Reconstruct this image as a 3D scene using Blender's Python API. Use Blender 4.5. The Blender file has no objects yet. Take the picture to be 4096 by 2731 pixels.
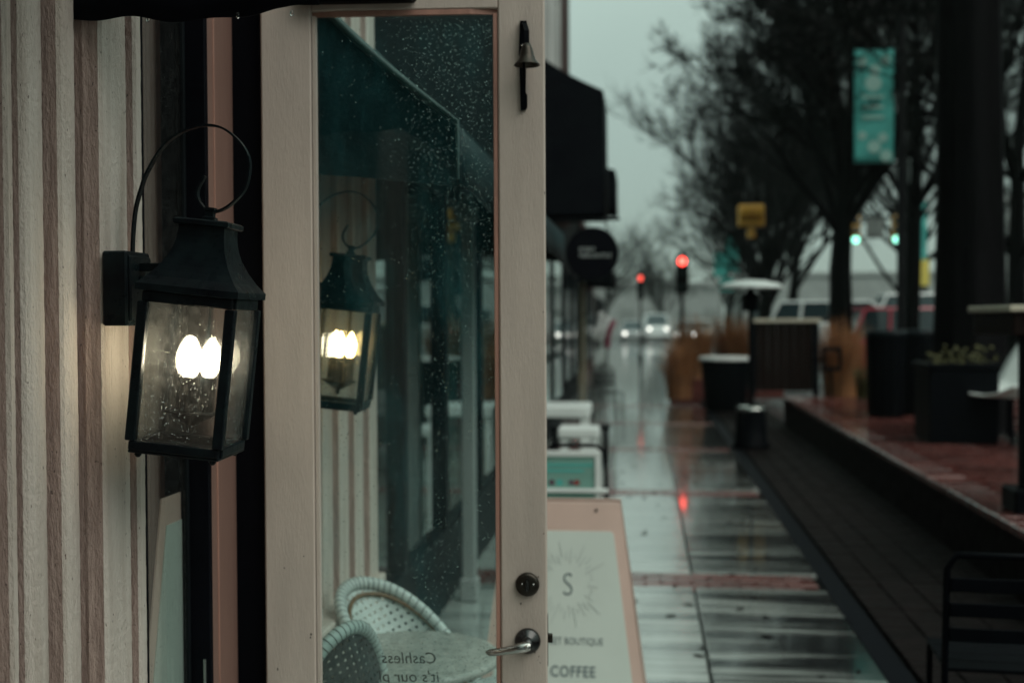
import bpy, math, random
from math import sin, cos, pi, radians, sqrt
from mathutils import Vector, Matrix

R = random.Random(11)
scene = bpy.context.scene
COL = scene.collection

# ------------------------------------------------------------------ camera
cam_data = bpy.data.cameras.new('camera')
cam_data.lens = 40.0
cam_data.sensor_width = 36.0
cam_data.clip_start = 0.05
cam_data.clip_end = 2000.0
cam_data.dof.use_dof = True
cam_data.dof.focus_distance = 2.30
cam_data.dof.aperture_fstop = 2.3
cam_data.dof.aperture_blades = 9
cam = bpy.data.objects.new('camera', cam_data)
COL.objects.link(cam)
cam.location = (0.0, 0.0, 1.70)
YAW, PITCH, ROLL = 0.11581, -0.01870, radians(0.3)
cam.rotation_euler = (Matrix.Rotation(YAW, 3, 'Z') @ Matrix.Rotation(pi / 2 + PITCH, 3, 'X') @ Matrix.Rotation(-ROLL, 3, 'Z')).to_euler()
scene.camera = cam

# ------------------------------------------------------------------ world: a rainy overcast dusk
SUN_EL, SUN_AZ = radians(48), radians(128)
world = bpy.data.worlds.new('World')
scene.world = world
world.use_nodes = True
wn, wl = world.node_tree.nodes, world.node_tree.links
wn.clear()
w_out = wn.new('ShaderNodeOutputWorld')
w_bg = wn.new('ShaderNodeBackground')
w_bg.inputs['Strength'].default_value = 0.1
w_sky = wn.new('ShaderNodeTexSky')
w_sky.sky_type = 'NISHITA'
w_sky.sun_disc = False
w_sky.sun_elevation = SUN_EL
w_sky.sun_rotation = SUN_AZ
w_tc = wn.new('ShaderNodeTexCoord')
w_sep = wn.new('ShaderNodeSeparateXYZ')
wl.new(w_tc.outputs['Generated'], w_sep.inputs[0])
w_ramp = wn.new('ShaderNodeMapRange')           # overcast sky: the zenith is brighter than the horizon
w_ramp.inputs['From Min'].default_value = 0.05
w_ramp.inputs['From Max'].default_value = 1.0
w_ramp.inputs['To Min'].default_value = 3.95
w_ramp.inputs['To Max'].default_value = 11.5
wl.new(w_sep.outputs['Z'], w_ramp.inputs['Value'])
w_noise = wn.new('ShaderNodeTexNoise')
w_noise.inputs['Scale'].default_value = 2.2
w_noise.inputs['Detail'].default_value = 4.0
wl.new(w_tc.outputs['Generated'], w_noise.inputs['Vector'])
w_cl = wn.new('ShaderNodeMapRange')
w_cl.inputs['From Min'].default_value = 0.3
w_cl.inputs['From Max'].default_value = 0.7
w_cl.inputs['To Min'].default_value = 0.9
w_cl.inputs['To Max'].default_value = 1.08
wl.new(w_noise.outputs['Fac'], w_cl.inputs['Value'])
w_mul = wn.new('ShaderNodeMath')
w_mul.operation = 'MULTIPLY'
wl.new(w_ramp.outputs[0], w_mul.inputs[0])
wl.new(w_cl.outputs[0], w_mul.inputs[1])
w_col = wn.new('ShaderNodeVectorMath')
w_col.operation = 'SCALE'
w_col.inputs[0].default_value = (0.77, 1.0, 0.885)
wl.new(w_mul.outputs[0], w_col.inputs['Scale'])
w_mix = wn.new('ShaderNodeMixRGB')
w_mix.inputs['Fac'].default_value = 0.93
wl.new(w_sky.outputs[0], w_mix.inputs[1])
wl.new(w_col.outputs[0], w_mix.inputs[2])
wl.new(w_mix.outputs[0], w_bg.inputs['Color'])
wl.new(w_bg.outputs[0], w_out.inputs['Surface'])

sun_data = bpy.data.lights.new('overcast_sun', 'SUN')
sun_data.energy = 1.5
sun_data.angle = radians(50)
sun_data.color = (1.0, 0.95, 0.88)
sun = bpy.data.objects.new('overcast_sun', sun_data)
COL.objects.link(sun)
_sd = Vector((sin(SUN_AZ) * cos(SUN_EL), cos(SUN_AZ) * cos(SUN_EL), sin(SUN_EL)))
sun.rotation_euler = (-_sd).to_track_quat('-Z', 'Y').to_euler()
sun.location = (8, -8, 20)

vs = scene.view_settings
vs.view_transform = 'Standard'
vs.look = 'None'
vs.gamma = 1.0
vs.exposure = 0.12
vs.use_curve_mapping = False
cy = scene.cycles
cy.use_denoising = True
cy.sample_clamp_indirect = 4.0
cy.max_bounces = 8
cy.transparent_max_bounces = 24
cy.caustics_reflective = False
cy.caustics_refractive = False
cy.use_adaptive_sampling = True
cy.adaptive_threshold = 0.012

# ------------------------------------------------------------------ materials
MATS = {}

def mat(name, col, rough=0.6, metal=0.0, spec=0.5, vary=0.0, vscale=(6, 6, 6), col2=None, bump=0.0, bscale=(60, 60, 60),
        rvary=0.0, emit=None, estr=0.0, coat=0.0, coatr=0.12, speck=None, detail=5.0, lo=0.35, hi=0.7, gradx=None):
    """Principled material with noise-driven colour, roughness and relief in world space."""
    m = bpy.data.materials.new(name)
    MATS[name] = m
    m.use_nodes = True
    n, l = m.node_tree.nodes, m.node_tree.links
    b = n['Principled BSDF']
    b.inputs['Base Color'].default_value = (*col, 1)
    b.inputs['Roughness'].default_value = rough
    b.inputs['Metallic'].default_value = metal
    b.inputs['Specular IOR Level'].default_value = spec
    if coat:
        b.inputs['Coat Weight'].default_value = coat
        b.inputs['Coat Roughness'].default_value = coatr
    if emit:
        b.inputs['Emission Color'].default_value = (*emit, 1)
        b.inputs['Emission Strength'].default_value = estr
    geo = n.new('ShaderNodeNewGeometry')

    def noise(scale, det=detail, rgh=0.6):
        mp = n.new('ShaderNodeMapping')
        mp.inputs['Scale'].default_value = scale
        l.new(geo.outputs['Position'], mp.inputs['Vector'])
        t = n.new('ShaderNodeTexNoise')
        t.inputs['Scale'].default_value = 1.0
        t.inputs['Detail'].default_value = det
        t.inputs['Roughness'].default_value = rgh
        l.new(mp.outputs[0], t.inputs['Vector'])
        return t.outputs['Fac']

    def rng(v, a, b_, c, d):
        r = n.new('ShaderNodeMapRange')
        for k, x in zip(('From Min', 'From Max', 'To Min', 'To Max'), (a, b_, c, d)):
            r.inputs[k].default_value = x
        l.new(v, r.inputs['Value'])
        return r.outputs[0]
    colour_out = None
    if vary > 0:
        f = noise(vscale)
        if gradx:                # paints the dark tree reflection in, stronger towards one side (x0, x1, amount0, amount1)
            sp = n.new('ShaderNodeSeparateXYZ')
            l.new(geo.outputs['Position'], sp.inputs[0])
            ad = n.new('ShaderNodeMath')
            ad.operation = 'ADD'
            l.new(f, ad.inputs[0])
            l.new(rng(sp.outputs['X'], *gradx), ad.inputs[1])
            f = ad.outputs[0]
        mx = n.new('ShaderNodeMixRGB')
        mx.inputs[1].default_value = (*col, 1)
        c2 = col2 if col2 else tuple(c * (1 - vary) for c in col)
        mx.inputs[2].default_value = (*c2, 1)
        l.new(rng(f, lo, hi, 0, 1), mx.inputs['Fac'])
        colour_out = mx.outputs[0]
    if speck:
        sc_, thr, scol = speck
        f = noise(sc_, 2.0)
        mx = n.new('ShaderNodeMixRGB')
        mx.inputs[1].default_value = (*col, 1)
        mx.inputs[2].default_value = (*scol, 1)
        if colour_out:
            l.new(colour_out, mx.inputs[1])
        l.new(rng(f, thr, thr + 0.04, 0, 1), mx.inputs['Fac'])
        colour_out = mx.outputs[0]
    if colour_out:
        l.new(colour_out, b.inputs['Base Color'])
    if rvary > 0:
        f = noise(tuple(s * 1.7 for s in vscale))
        l.new(rng(f, 0.3, 0.7, max(0.02, rough - rvary), rough + rvary), b.inputs['Roughness'])
    if bump > 0:
        f = noise(bscale, 6.0, 0.65)
        bp = n.new('ShaderNodeBump')
        bp.inputs['Strength'].default_value = bump
        bp.inputs['Distance'].default_value = 0.01
        l.new(f, bp.inputs['Height'])
        l.new(bp.outputs[0], b.inputs['Normal'])
    return m


def glass_mat(name, tint=(0.92, 0.97, 0.95), refl=1.0, dirt=0.0, dirtcol=(0.5, 0.5, 0.48), dscale=(30, 30, 8), transl=0.0, base_refl=0.06, rough=0.02, scatter=0.0):
    """thin pane: clear, a Fresnel reflection, a film of dirt and rain"""
    m = bpy.data.materials.new(name)
    MATS[name] = m
    m.use_nodes = True
    n, l = m.node_tree.nodes, m.node_tree.links
    n.clear()
    out = n.new('ShaderNodeOutputMaterial')
    tr = n.new('ShaderNodeBsdfTransparent')
    tr.inputs[0].default_value = (*tint, 1)
    gl = n.new('ShaderNodeBsdfGlossy')
    gl.inputs['Color'].default_value = (refl, refl, refl, 1)
    gl.inputs['Roughness'].default_value = rough
    lw = n.new('ShaderNodeLayerWeight')
    lw.inputs['Blend'].default_value = 0.5
    pw = n.new('ShaderNodeMath')
    pw.operation = 'POWER'
    l.new(lw.outputs['Facing'], pw.inputs[0])
    pw.inputs[1].default_value = 4.0
    mr = n.new('ShaderNodeMapRange')
    mr.inputs['To Min'].default_value = base_refl
    mr.inputs['To Max'].default_value = 0.9
    l.new(pw.outputs[0], mr.inputs['Value'])
    mx = n.new('ShaderNodeMixShader')
    l.new(mr.outputs[0], mx.inputs[0])
    l.new(tr.outputs[0], mx.inputs[1])
    l.new(gl.outputs[0], mx.inputs[2])
    last = mx.outputs[0]
    if scatter > 0:          # rain film: part of the light is spread forwards
        rf = n.new('ShaderNodeBsdfRefraction')
        rf.inputs['IOR'].default_value = 1.12
        rf.inputs['Roughness'].default_value = 0.17
        rw = n.new('ShaderNodeBsdfRefraction')
        rw.inputs['IOR'].default_value = 1.12
        rw.inputs['Roughness'].default_value = 0.45
        mw = n.new('ShaderNodeMixShader')
        mw.inputs[0].default_value = 0.62
        l.new(rf.outputs[0], mw.inputs[1])
        l.new(rw.outputs[0], mw.inputs[2])
        ms = n.new('ShaderNodeMixShader')
        ms.inputs[0].default_value = scatter
        l.new(last, ms.inputs[1])
        l.new(mw.outputs[0], ms.inputs[2])
        last = ms.outputs[0]
    if dirt > 0 or transl > 0:
        geo = n.new('ShaderNodeNewGeometry')
        mp = n.new('ShaderNodeMapping')
        mp.inputs['Scale'].default_value = dscale
        l.new(geo.outputs['Position'], mp.inputs['Vector'])
        nt = n.new('ShaderNodeTexNoise')
        nt.inputs['Scale'].default_value = 1.0
        nt.inputs['Detail'].default_value = 7.0
        nt.inputs['Roughness'].default_value = 0.7
        l.new(mp.outputs[0], nt.inputs['Vector'])
        rr = n.new('ShaderNodeMapRange')
        rr.inputs['From Min'].default_value = 0.47
        rr.inputs['From Max'].default_value = 0.75
        rr.inputs['To Min'].default_value = (dirt + transl) * 0.22
        rr.inputs['To Max'].default_value = (dirt + transl) * 1.3
        l.new(nt.outputs['Fac'], rr.inputs['Value'])
        df = n.new('ShaderNodeBsdfDiffuse')
        df.inputs[0].default_value = (*dirtcol, 1)
        tl = n.new('ShaderNodeBsdfTranslucent')
        tl.inputs[0].default_value = (0.9, 0.9, 0.88, 1)
        m2 = n.new('ShaderNodeMixShader')
        m2.inputs[0].default_value = transl / (dirt + transl)
        l.new(df.outputs[0], m2.inputs[1])
        l.new(tl.outputs[0], m2.inputs[2])
        m3 = n.new('ShaderNodeMixShader')
        l.new(rr.outputs[0], m3.inputs[0])
        l.new(last, m3.inputs[1])
        l.new(m2.outputs[0], m3.inputs[2])
        last = m3.outputs[0]
    l.new(last, out.inputs['Surface'])
    return m


def emit_mat(name, col, s):
    m = bpy.data.materials.new(name)
    MATS[name] = m
    m.use_nodes = True
    n, l = m.node_tree.nodes, m.node_tree.links
    n.clear()
    out = n.new('ShaderNodeOutputMaterial')
    e = n.new('ShaderNodeEmission')
    e.inputs[0].default_value = (*col, 1)
    e.inputs[1].default_value = s
    l.new(e.outputs[0], out.inputs['Surface'])
    return m


PAINT = mat('weathered cream paint', (0.74, 0.645, 0.58), 0.36, vary=0.3, vscale=(25, 25, 1.2), col2=(0.52, 0.42, 0.36), bump=0.8, bscale=(170, 170, 60), rvary=0.1,
            speck=((160, 160, 60), 0.70, (0.16, 0.10, 0.08)), lo=0.42, hi=0.75)
BROWNPAINT = mat('worn brown pink paint', (0.55, 0.40, 0.35), 0.5, vary=0.5, vscale=(120, 120, 9.0), col2=(0.33, 0.225, 0.195), bump=1.0, bscale=(170, 170, 48), rvary=0.1, lo=0.3, hi=0.68,
                 speck=((150, 150, 70), 0.68, (0.16, 0.11, 0.095)))
WALLBROWN = mat('dark pink wall paint', (0.34, 0.235, 0.20), 0.5, vary=0.4, vscale=(30, 30, 6), bump=0.6, bscale=(150, 150, 60), rvary=0.1)
DOORPAINT = mat('door paint', (0.59, 0.50, 0.44), 0.45, vary=0.22, vscale=(9, 9, 1.6), bump=0.22, bscale=(220, 220, 40), rvary=0.08)
BEAD = mat('pink bead paint', (0.42, 0.22, 0.17), 0.5, vary=0.3, vscale=(30, 30, 3))
PINK = mat('terracotta pink paint', (0.235, 0.135, 0.11), 0.5, vary=0.2, vscale=(9, 9, 1.5), bump=0.15, bscale=(60, 60, 10))
BLACKPAINT = mat('black joinery paint', (0.004, 0.0045, 0.007), 0.5, vary=0.3, bump=0.1, spec=0.05)
IRON = mat('black lantern metal', (0.0035, 0.005, 0.007), 0.33, vary=0.5, vscale=(20, 20, 20), col2=(0.008, 0.014, 0.016), bump=0.08, bscale=(90, 90, 90), rvary=0.1, spec=0.10)
CANVAS = mat('black wet canvas', (0.003, 0.0035, 0.006), 0.6, vary=0.5, vscale=(3, 3, 8), col2=(0.005, 0.007, 0.009), bump=0.15, bscale=(300, 300, 300), spec=0.05)
CANVAS2 = mat('dark teal wet canvas', (0.0035, 0.009, 0.012), 0.42, vary=0.6, vscale=(5, 5, 4), col2=(0.007, 0.026, 0.030), bump=0.3, bscale=(30, 30, 30), spec=0.2)
TEALTRIM = mat('faded teal piping', (0.045, 0.085, 0.08), 0.5, vary=0.5, vscale=(12, 12, 12))
CHROME = mat('brushed nickel', (0.42, 0.42, 0.40), 0.22, metal=1.0, vary=0.2, rvary=0.06)
DARKNICKEL = mat('dark nickel', (0.06, 0.06, 0.06), 0.25, metal=0.9)
BRASS = mat('aged dark bronze', (0.035, 0.03, 0.024), 0.35, metal=0.8)
CONCRETE = mat('wet concrete', (0.42, 0.45, 0.42), 0.12, vary=0.5, vscale=(0.55, 6.5, 1), col2=(0.045, 0.048, 0.048), bump=0.5, bscale=(0.8, 8.0, 5), rvary=0.1, coat=1.0, coatr=0.08, spec=0.8, lo=0.44, hi=0.66, gradx=(-0.5, 1.1, -0.07, 0.10))  # gradient darkens the right side in place of reflected trees
CONCRETE_DARK = mat('wet concrete with painted reflection', (0.32, 0.345, 0.325), 0.12, vary=0.8, vscale=(0.5, 7.5, 1), col2=(0.016, 0.017, 0.018), bump=0.6, bscale=(0.4, 8.0, 5), rvary=0.12, coat=0.8, coatr=0.06, spec=0.6, lo=0.42, hi=0.62, gradx=(-0.1, 1.1, -0.03, 0.14))  # right slabs coloured darker to imitate the trees' dark reflection
BRICKRED = mat('wet red brick', (0.17, 0.052, 0.045), 0.22, vary=0.6, vscale=(1.6, 1.6, 3), col2=(0.06, 0.022, 0.02), bump=0.4, bscale=(12, 12, 30), rvary=0.14, spec=0.5, coat=0.7, coatr=0.1)
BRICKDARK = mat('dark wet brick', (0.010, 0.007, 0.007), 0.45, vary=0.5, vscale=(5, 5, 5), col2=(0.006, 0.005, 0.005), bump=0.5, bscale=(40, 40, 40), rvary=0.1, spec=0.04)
MORTAR = mat('wet mortar', (0.010, 0.010, 0.010), 0.6, vary=0.4, bump=0.3, spec=0.05)
ASPHALT = mat('wet asphalt', (0.035, 0.036, 0.038), 0.22, vary=0.4, vscale=(0.8, 0.8, 0.8), bump=0.25, bscale=(50, 50, 50), rvary=0.12)
FACADE = mat('brown brick facade', (0.075, 0.03, 0.026), 0.7, vary=0.4, vscale=(3, 3, 12), col2=(0.035, 0.018, 0.016), bump=0.4, bscale=(14, 14, 40), spec=0.2)
STUCCO = mat('dark grey stucco', (0.007, 0.010, 0.012), 0.7, vary=0.5, bump=0.2, spec=0.1)
GREYWALL = mat('grey painted wall', (0.30, 0.32, 0.31), 0.6, vary=0.25, vscale=(1, 1, 1), bump=0.1)
WHITETRIM = mat('white trim paint', (0.62, 0.63, 0.61), 0.5, vary=0.2, vscale=(8, 8, 2), bump=0.1)
CREAMWOOD = mat('cream post paint', (0.55, 0.47, 0.34), 0.5, vary=0.2)
CURTAIN = mat('pale green curtain', (0.10, 0.17, 0.155), 0.8, vary=0.4, vscale=(14, 14, 1))
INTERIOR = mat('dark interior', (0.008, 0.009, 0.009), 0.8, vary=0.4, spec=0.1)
WHITEPLASTIC = mat('white weave', (0.62, 0.67, 0.64), 0.4, vary=0.2, vscale=(40, 40, 40), bump=0.2, bscale=(200, 200, 200))
BLACKWEAVE = mat('black weave', (0.035, 0.033, 0.034), 0.5, vary=0.6, vscale=(60, 60, 60), col2=(0.10, 0.09, 0.085))
RATTAN = mat('rattan cane', (0.20, 0.11, 0.05), 0.4, vary=0.4, vscale=(40, 40, 8))
STONETOP = mat('pale stone tabletop', (0.46, 0.45, 0.41), 0.3, vary=0.35, vscale=(30, 30, 30), col2=(0.30, 0.30, 0.27), bump=0.12, bscale=(90, 90, 90), speck=((120, 120, 120), 0.66, (0.12, 0.12, 0.11)), rvary=0.12)
SIGNWHITE = mat('sign board white', (0.63, 0.70, 0.65), 0.4, vary=0.06, vscale=(3, 3, 3))
SIGNPINK = mat('sign border pink', (0.67, 0.49, 0.425), 0.4, vary=0.12, vscale=(4, 4, 4))
SIGNINK = mat('sign grey ink', (0.12, 0.16, 0.17), 0.6)
SIGNPALE = mat('sign pale ink', (0.40, 0.44, 0.43), 0.6)
STICKER = mat('dark window lettering', (0.045, 0.025, 0.02), 0.5)
TEAL = mat('teal banner fabric', (0.085, 0.50, 0.45), 0.6, vary=0.3, vscale=(2, 2, 2), bump=0.1)
TEALPALE = mat('pale banner print', (0.36, 0.60, 0.54), 0.6, vary=0.1)
SEAFOAM = mat('sea green poster', (0.20, 0.40, 0.34), 0.5, vary=0.25)
POLE = mat('dark street pole', (0.004, 0.0045, 0.0055), 0.5, vary=0.3, spec=0.05)
POLEGREY = mat('grey street pole', (0.22, 0.24, 0.23), 0.5, vary=0.2)
YELLOW = mat('yellow signal enamel', (0.55, 0.28, 0.03), 0.45, vary=0.15)
YELLOWSIGN = mat('yellow sign enamel', (0.62, 0.50, 0.10), 0.5)
BARK = mat('wet bark', (0.0035, 0.0033, 0.004), 0.65, vary=0.5, vscale=(9, 9, 2), bump=1.0, bscale=(16, 16, 4), spec=0.03)
TWIG = mat('wet twigs', (0.005, 0.005, 0.0055), 0.7, vary=0.3, spec=0.03)
LEAFMAT = mat('late dry leaves', (0.008, 0.007, 0.007), 0.6, vary=0.8, vscale=(1.2, 1.2, 1.2), col2=(0.035, 0.009, 0.008), lo=0.55, hi=0.8, spec=0.1)
LEAFGREEN = mat('evergreen leaves', (0.015, 0.026, 0.018), 0.5, vary=0.5, vscale=(3, 3, 3), spec=0.3)
GRASSMAT = mat('dry ornamental grass', (0.35, 0.14, 0.05), 0.7, vary=0.5, vscale=(4, 4, 4), col2=(0.20, 0.09, 0.04))
GRASSYEL = mat('yellow green leaves', (0.07, 0.068, 0.028), 0.6, vary=0.5, vscale=(8, 8, 8), spec=0.1)
SOIL = mat('dark soil', (0.018, 0.014, 0.01), 0.8, bump=0.4)
BLACKMETAL = mat('black powder coat', (0.0028, 0.0035, 0.005), 0.4, vary=0.3, bump=0.05, spec=0.03)
WOODDARK = mat('dark brown boards', (0.012, 0.007, 0.006), 0.5, vary=0.4, vscale=(12, 12, 1), bump=0.2, bscale=(60, 60, 6), spec=0.05)
CAPCREAM = mat('cream cap rail', (0.50, 0.46, 0.36), 0.5, vary=0.2)
WHITEMETAL = mat('white enamel', (0.70, 0.74, 0.72), 0.35, vary=0.1)
TYRE = mat('tyre rubber', (0.012, 0.012, 0.012), 0.7)
CARGLASS = mat('dark car glass', (0.02, 0.035, 0.04), 0.06)
PANE = glass_mat('door glass', (0.88, 0.96, 0.95), 1.0, dirt=0.10, dirtcol=(0.055, 0.25, 0.27), dscale=(11, 11, 3.2), base_refl=0.04)
SIDEGLASS = glass_mat('sidelight glass', (0.92, 0.95, 0.94), 1.0, dirt=0.05, dirtcol=(0.30, 0.31, 0.30), dscale=(70, 70, 40), base_refl=0.07)
SHOPGLASS = glass_mat('shop window glass', (0.7, 0.8, 0.78), 1.0, base_refl=0.06)
LAMPGLASS = glass_mat('wet lantern glass', (0.90, 0.92, 0.90), 1.0, dirt=0.03, dirtcol=(0.4, 0.4, 0.38), dscale=(90, 90, 60), transl=0.02, base_refl=0.05, rough=0.06, scatter=0.24)


def drop_mat():
    m = bpy.data.materials.new('water drops')
    m.use_nodes = True
    b = m.node_tree.nodes['Principled BSDF']
    b.inputs['Base Color'].default_value = (0.95, 1, 0.98, 1)
    b.inputs['Roughness'].default_value = 0.03
    b.inputs['Transmission Weight'].default_value = 1.0
    b.inputs['IOR'].default_value = 1.33
    return m


DROP = drop_mat()
BULB_COOL = emit_mat('bulb white', (1.0, 0.86, 0.62), 42.0)
BULB_WARM = emit_mat('bulb warm', (1.0, 0.58, 0.22), 45.0)
RED_LIT = emit_mat('red signal light', (1.0, 0.07, 0.05), 7.0)
RED_DIM = emit_mat('dim red signal light', (1.0, 0.10, 0.07), 2.4)
GREEN_LIT = emit_mat('green signal light', (0.30, 1.0, 0.75), 3.2)
TAIL_LIT = emit_mat('tail light', (1.0, 0.20, 0.16), 2.2)
HEAD_LIT = emit_mat('headlight', (1.0, 0.97, 0.88), 5.0)
AMBER_LIT = emit_mat('amber light', (1.0, 0.55, 0.2), 1.6)

# ------------------------------------------------------------------ mesh helpers


class MB:
    def __init__(self):
        self.v = []
        self.f = []
        self.smooth = []

    def add(self, vs_, fs, smooth=False):
        o = len(self.v)
        self.v.extend([tuple(p) for p in vs_])
        for f in fs:
            self.f.append(tuple(i + o for i in f))
            self.smooth.append(smooth)
        return self

    def box(self, x0, x1, y0, y1, z0, z1):
        v = [(x, y, z) for z in (z0, z1) for y in (y0, y1) for x in (x0, x1)]
        return self.add(v, [(0, 2, 3, 1), (4, 5, 7, 6), (0, 1, 5, 4), (2, 6, 7, 3), (0, 4, 6, 2), (1, 3, 7, 5)])

    def bbox(self, x0, x1, y0, y1, z0, z1, b=0.004):
        """box with chamfered edges"""
        b = min(b, abs(x1 - x0) / 2.2, abs(y1 - y0) / 2.2, abs(z1 - z0) / 2.2)
        vs_ = []
        idx = {}
        for sx in (0, 1):
            for sy in (0, 1):
                for sz in (0, 1):
                    X = (x0, x1)[sx]; Y = (y0, y1)[sy]; Z = (z0, z1)[sz]
                    dx = b if sx == 0 else -b; dy = b if sy == 0 else -b; dz = b if sz == 0 else -b
                    idx[(sx, sy, sz, 'x')] = len(vs_); vs_.append((X, Y + dy, Z + dz))
                    idx[(sx, sy, sz, 'y')] = len(vs_); vs_.append((X + dx, Y, Z + dz))
                    idx[(sx, sy, sz, 'z')] = len(vs_); vs_.append((X + dx, Y + dy, Z))
        fs = []
        for s in (0, 1):
            q = [(s, 0, 0, 'x'), (s, 1, 0, 'x'), (s, 1, 1, 'x'), (s, 0, 1, 'x')]
            fs.append([idx[k] for k in (q if s else q[::-1])])
            q = [(0, s, 0, 'y'), (1, s, 0, 'y'), (1, s, 1, 'y'), (0, s, 1, 'y')]
            fs.append([idx[k] for k in (q[::-1] if s else q)])
            q = [(0, 0, s, 'z'), (1, 0, s, 'z'), (1, 1, s, 'z'), (0, 1, s, 'z')]
            fs.append([idx[k] for k in (q if s else q[::-1])])
        for a in (0, 1):
            for c in (0, 1):
                fs.append([idx[(a, c, 0, 'x')], idx[(a, c, 1, 'x')], idx[(a, c, 1, 'y')], idx[(a, c, 0, 'y')]])
                fs.append([idx[(a, 0, c, 'x')], idx[(a, 1, c, 'x')], idx[(a, 1, c, 'z')], idx[(a, 0, c, 'z')]])
                fs.append([idx[(0, a, c, 'y')], idx[(1, a, c, 'y')], idx[(1, a, c, 'z')], idx[(0, a, c, 'z')]])
        for k in [(a, c, e) for a in (0, 1) for c in (0, 1) for e in (0, 1)]:
            fs.append([idx[(*k, 'x')], idx[(*k, 'y')], idx[(*k, 'z')]])
        return self.add(vs_, fs)

    def tube(self, pts, rad, n=8, caps=True, smooth=True, wob=None):
        pts = [Vector(p) for p in pts]
        if not hasattr(rad, '__len__'):
            rad = [rad] * len(pts)
        rings = []
        up = Vector((0, 0, 1))
        prev = None
        for i, p in enumerate(pts):
            t = (pts[min(i + 1, len(pts) - 1)] - pts[max(i - 1, 0)])
            if t.length < 1e-9:
                t = up
            t.normalize()
            if prev is None:
                a = t.cross(Vector((0, 1, 0)) if abs(t.y) < 0.9 else Vector((1, 0, 0)))
            else:
                a = prev - t * prev.dot(t)
            a.normalize()
            prev = a
            b = t.cross(a)
            rings.append([p + (a * cos(2 * pi * k / n) + b * sin(2 * pi * k / n)) * rad[i] * (wob[k] if wob else 1.0) for k in range(n)])
        v = [q for r in rings for q in r]
        f = []
        for i in range(len(pts) - 1):
            for k in range(n):
                f.append((i * n + k, i * n + (k + 1) % n, (i + 1) * n + (k + 1) % n, (i + 1) * n + k))
        self.add(v, f, smooth)
        if caps:
            self.add(rings[0], [tuple(range(n))[::-1]])
            self.add(rings[-1], [tuple(range(n))])
        return self

    def cyl(self, p0, p1, r0, r1=None, n=16):
        return self.tube([p0, p1], [r0, r0 if r1 is None else r1], n)

    def lathe(self, prof, c=(0, 0, 0), axis='z', n=24, smooth=True, caps=True):
        v = []
        for (r, h) in prof:
            for k in range(n):
                a = 2 * pi * k / n
                x, y = r * cos(a), r * sin(a)
                p = {'z': (x, y, h), 'y': (x, h, y), 'x': (h, x, y)}[axis]
                v.append((p[0] + c[0], p[1] + c[1], p[2] + c[2]))
        f = []
        for i in range(len(prof) - 1):
            for k in range(n):
                f.append((i * n + k, i * n + (k + 1) % n, (i + 1) * n + (k + 1) % n, (i + 1) * n + k))
        self.add(v, f, smooth)
        if caps:
            self.add(v[:n], [tuple(range(n))[::-1]])
            self.add(v[-n:], [tuple(range(n))])
        return self

    def ribbon(self, pts, axis, w, t):
        """flat strip along pts, width w along axis, thickness t"""
        pts = [Vector(p) for p in pts]
        axis = Vector(axis).normalized()
        rings = []
        for i, p in enumerate(pts):
            tg = (pts[min(i + 1, len(pts) - 1)] - pts[max(i - 1, 0)]).normalized()
            nn = tg.cross(axis).normalized()
            rings.append([p + axis * w / 2 + nn * t / 2, p - axis * w / 2 + nn * t / 2, p - axis * w / 2 - nn * t / 2, p + axis * w / 2 - nn * t / 2])
        v = [q for r in rings for q in r]
        f = []
        for i in range(len(pts) - 1):
            for k in range(4):
                f.append((i * 4 + k, i * 4 + (k + 1) % 4, (i + 1) * 4 + (k + 1) % 4, (i + 1) * 4 + k))
        self.add(v, f)
        self.add(rings[0], [(3, 2, 1, 0)])
        self.add(rings[-1], [(0, 1, 2, 3)])
        return self

    def prism(self, outline, fn0, fn1):
        """extrude a 2D outline between two maps (u,v)->xyz"""
        a = [fn0(*p) for p in outline]
        b = [fn1(*p) for p in outline]
        n = len(a)
        fs = [tuple(range(n))[::-1], tuple(range(n, 2 * n))]
        for i in range(n):
            j = (i + 1) % n
            fs.append((i, j, j + n, i + n))
        return self.add(a + b, fs)

    def dome(self, c, r, nrm, h=0.55, n=6):
        c = Vector(c)
        nrm = Vector(nrm).normalized()
        a = nrm.orthogonal().normalized()
        b = nrm.cross(a)
        v = [c + nrm * r * h]
        for rr, hh in ((0.62, 0.42), (1.0, 0.0)):
            for k in range(n):
                t = 2 * pi * k / n
                v.append(c + (a * cos(t) + b * sin(t)) * r * rr + nrm * r * hh)
        f = [(0, 1 + k, 1 + (k + 1) % n) for k in range(n)]
        f += [(1 + k, 1 + n + k, 1 + n + (k + 1) % n, 1 + (k + 1) % n) for k in range(n)]
        f.append(tuple(range(1 + n, 1 + 2 * n))[::-1])
        return self.add(v, f, True)

    def build(self, name, m, parent=None, loc=None):
        me = bpy.data.meshes.new(name)
        me.from_pydata(self.v, [], self.f)
        me.polygons.foreach_set('use_smooth', self.smooth)
        me.materials.append(m)
        me.update()
        o = bpy.data.objects.new(name, me)
        COL.objects.link(o)
        if parent:
            o.parent = parent
        if loc:
            o.location = loc
        return o


def tag(o, label=None, cat=None, group=None, kind=None):
    if label:
        o['label'] = label
    if cat:
        o['category'] = cat
    if group:
        o['group'] = group
    if kind:
        o['kind'] = kind
    return o


def thing(name, label, cat, loc=(0, 0, 0), rz=0.0, group=None, kind='thing'):
    o = bpy.data.objects.new(name, None)
    o.empty_display_size = 0.1
    COL.objects.link(o)
    o.location = loc
    o.rotation_euler = (0, 0, rz)
    return tag(o, label, cat, group, kind)


def copy_tree(o, parent=None):
    c = o.copy()
    COL.objects.link(c)
    c.parent = parent
    for ch in o.children:
        copy_tree(ch, c)
    return c


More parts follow.
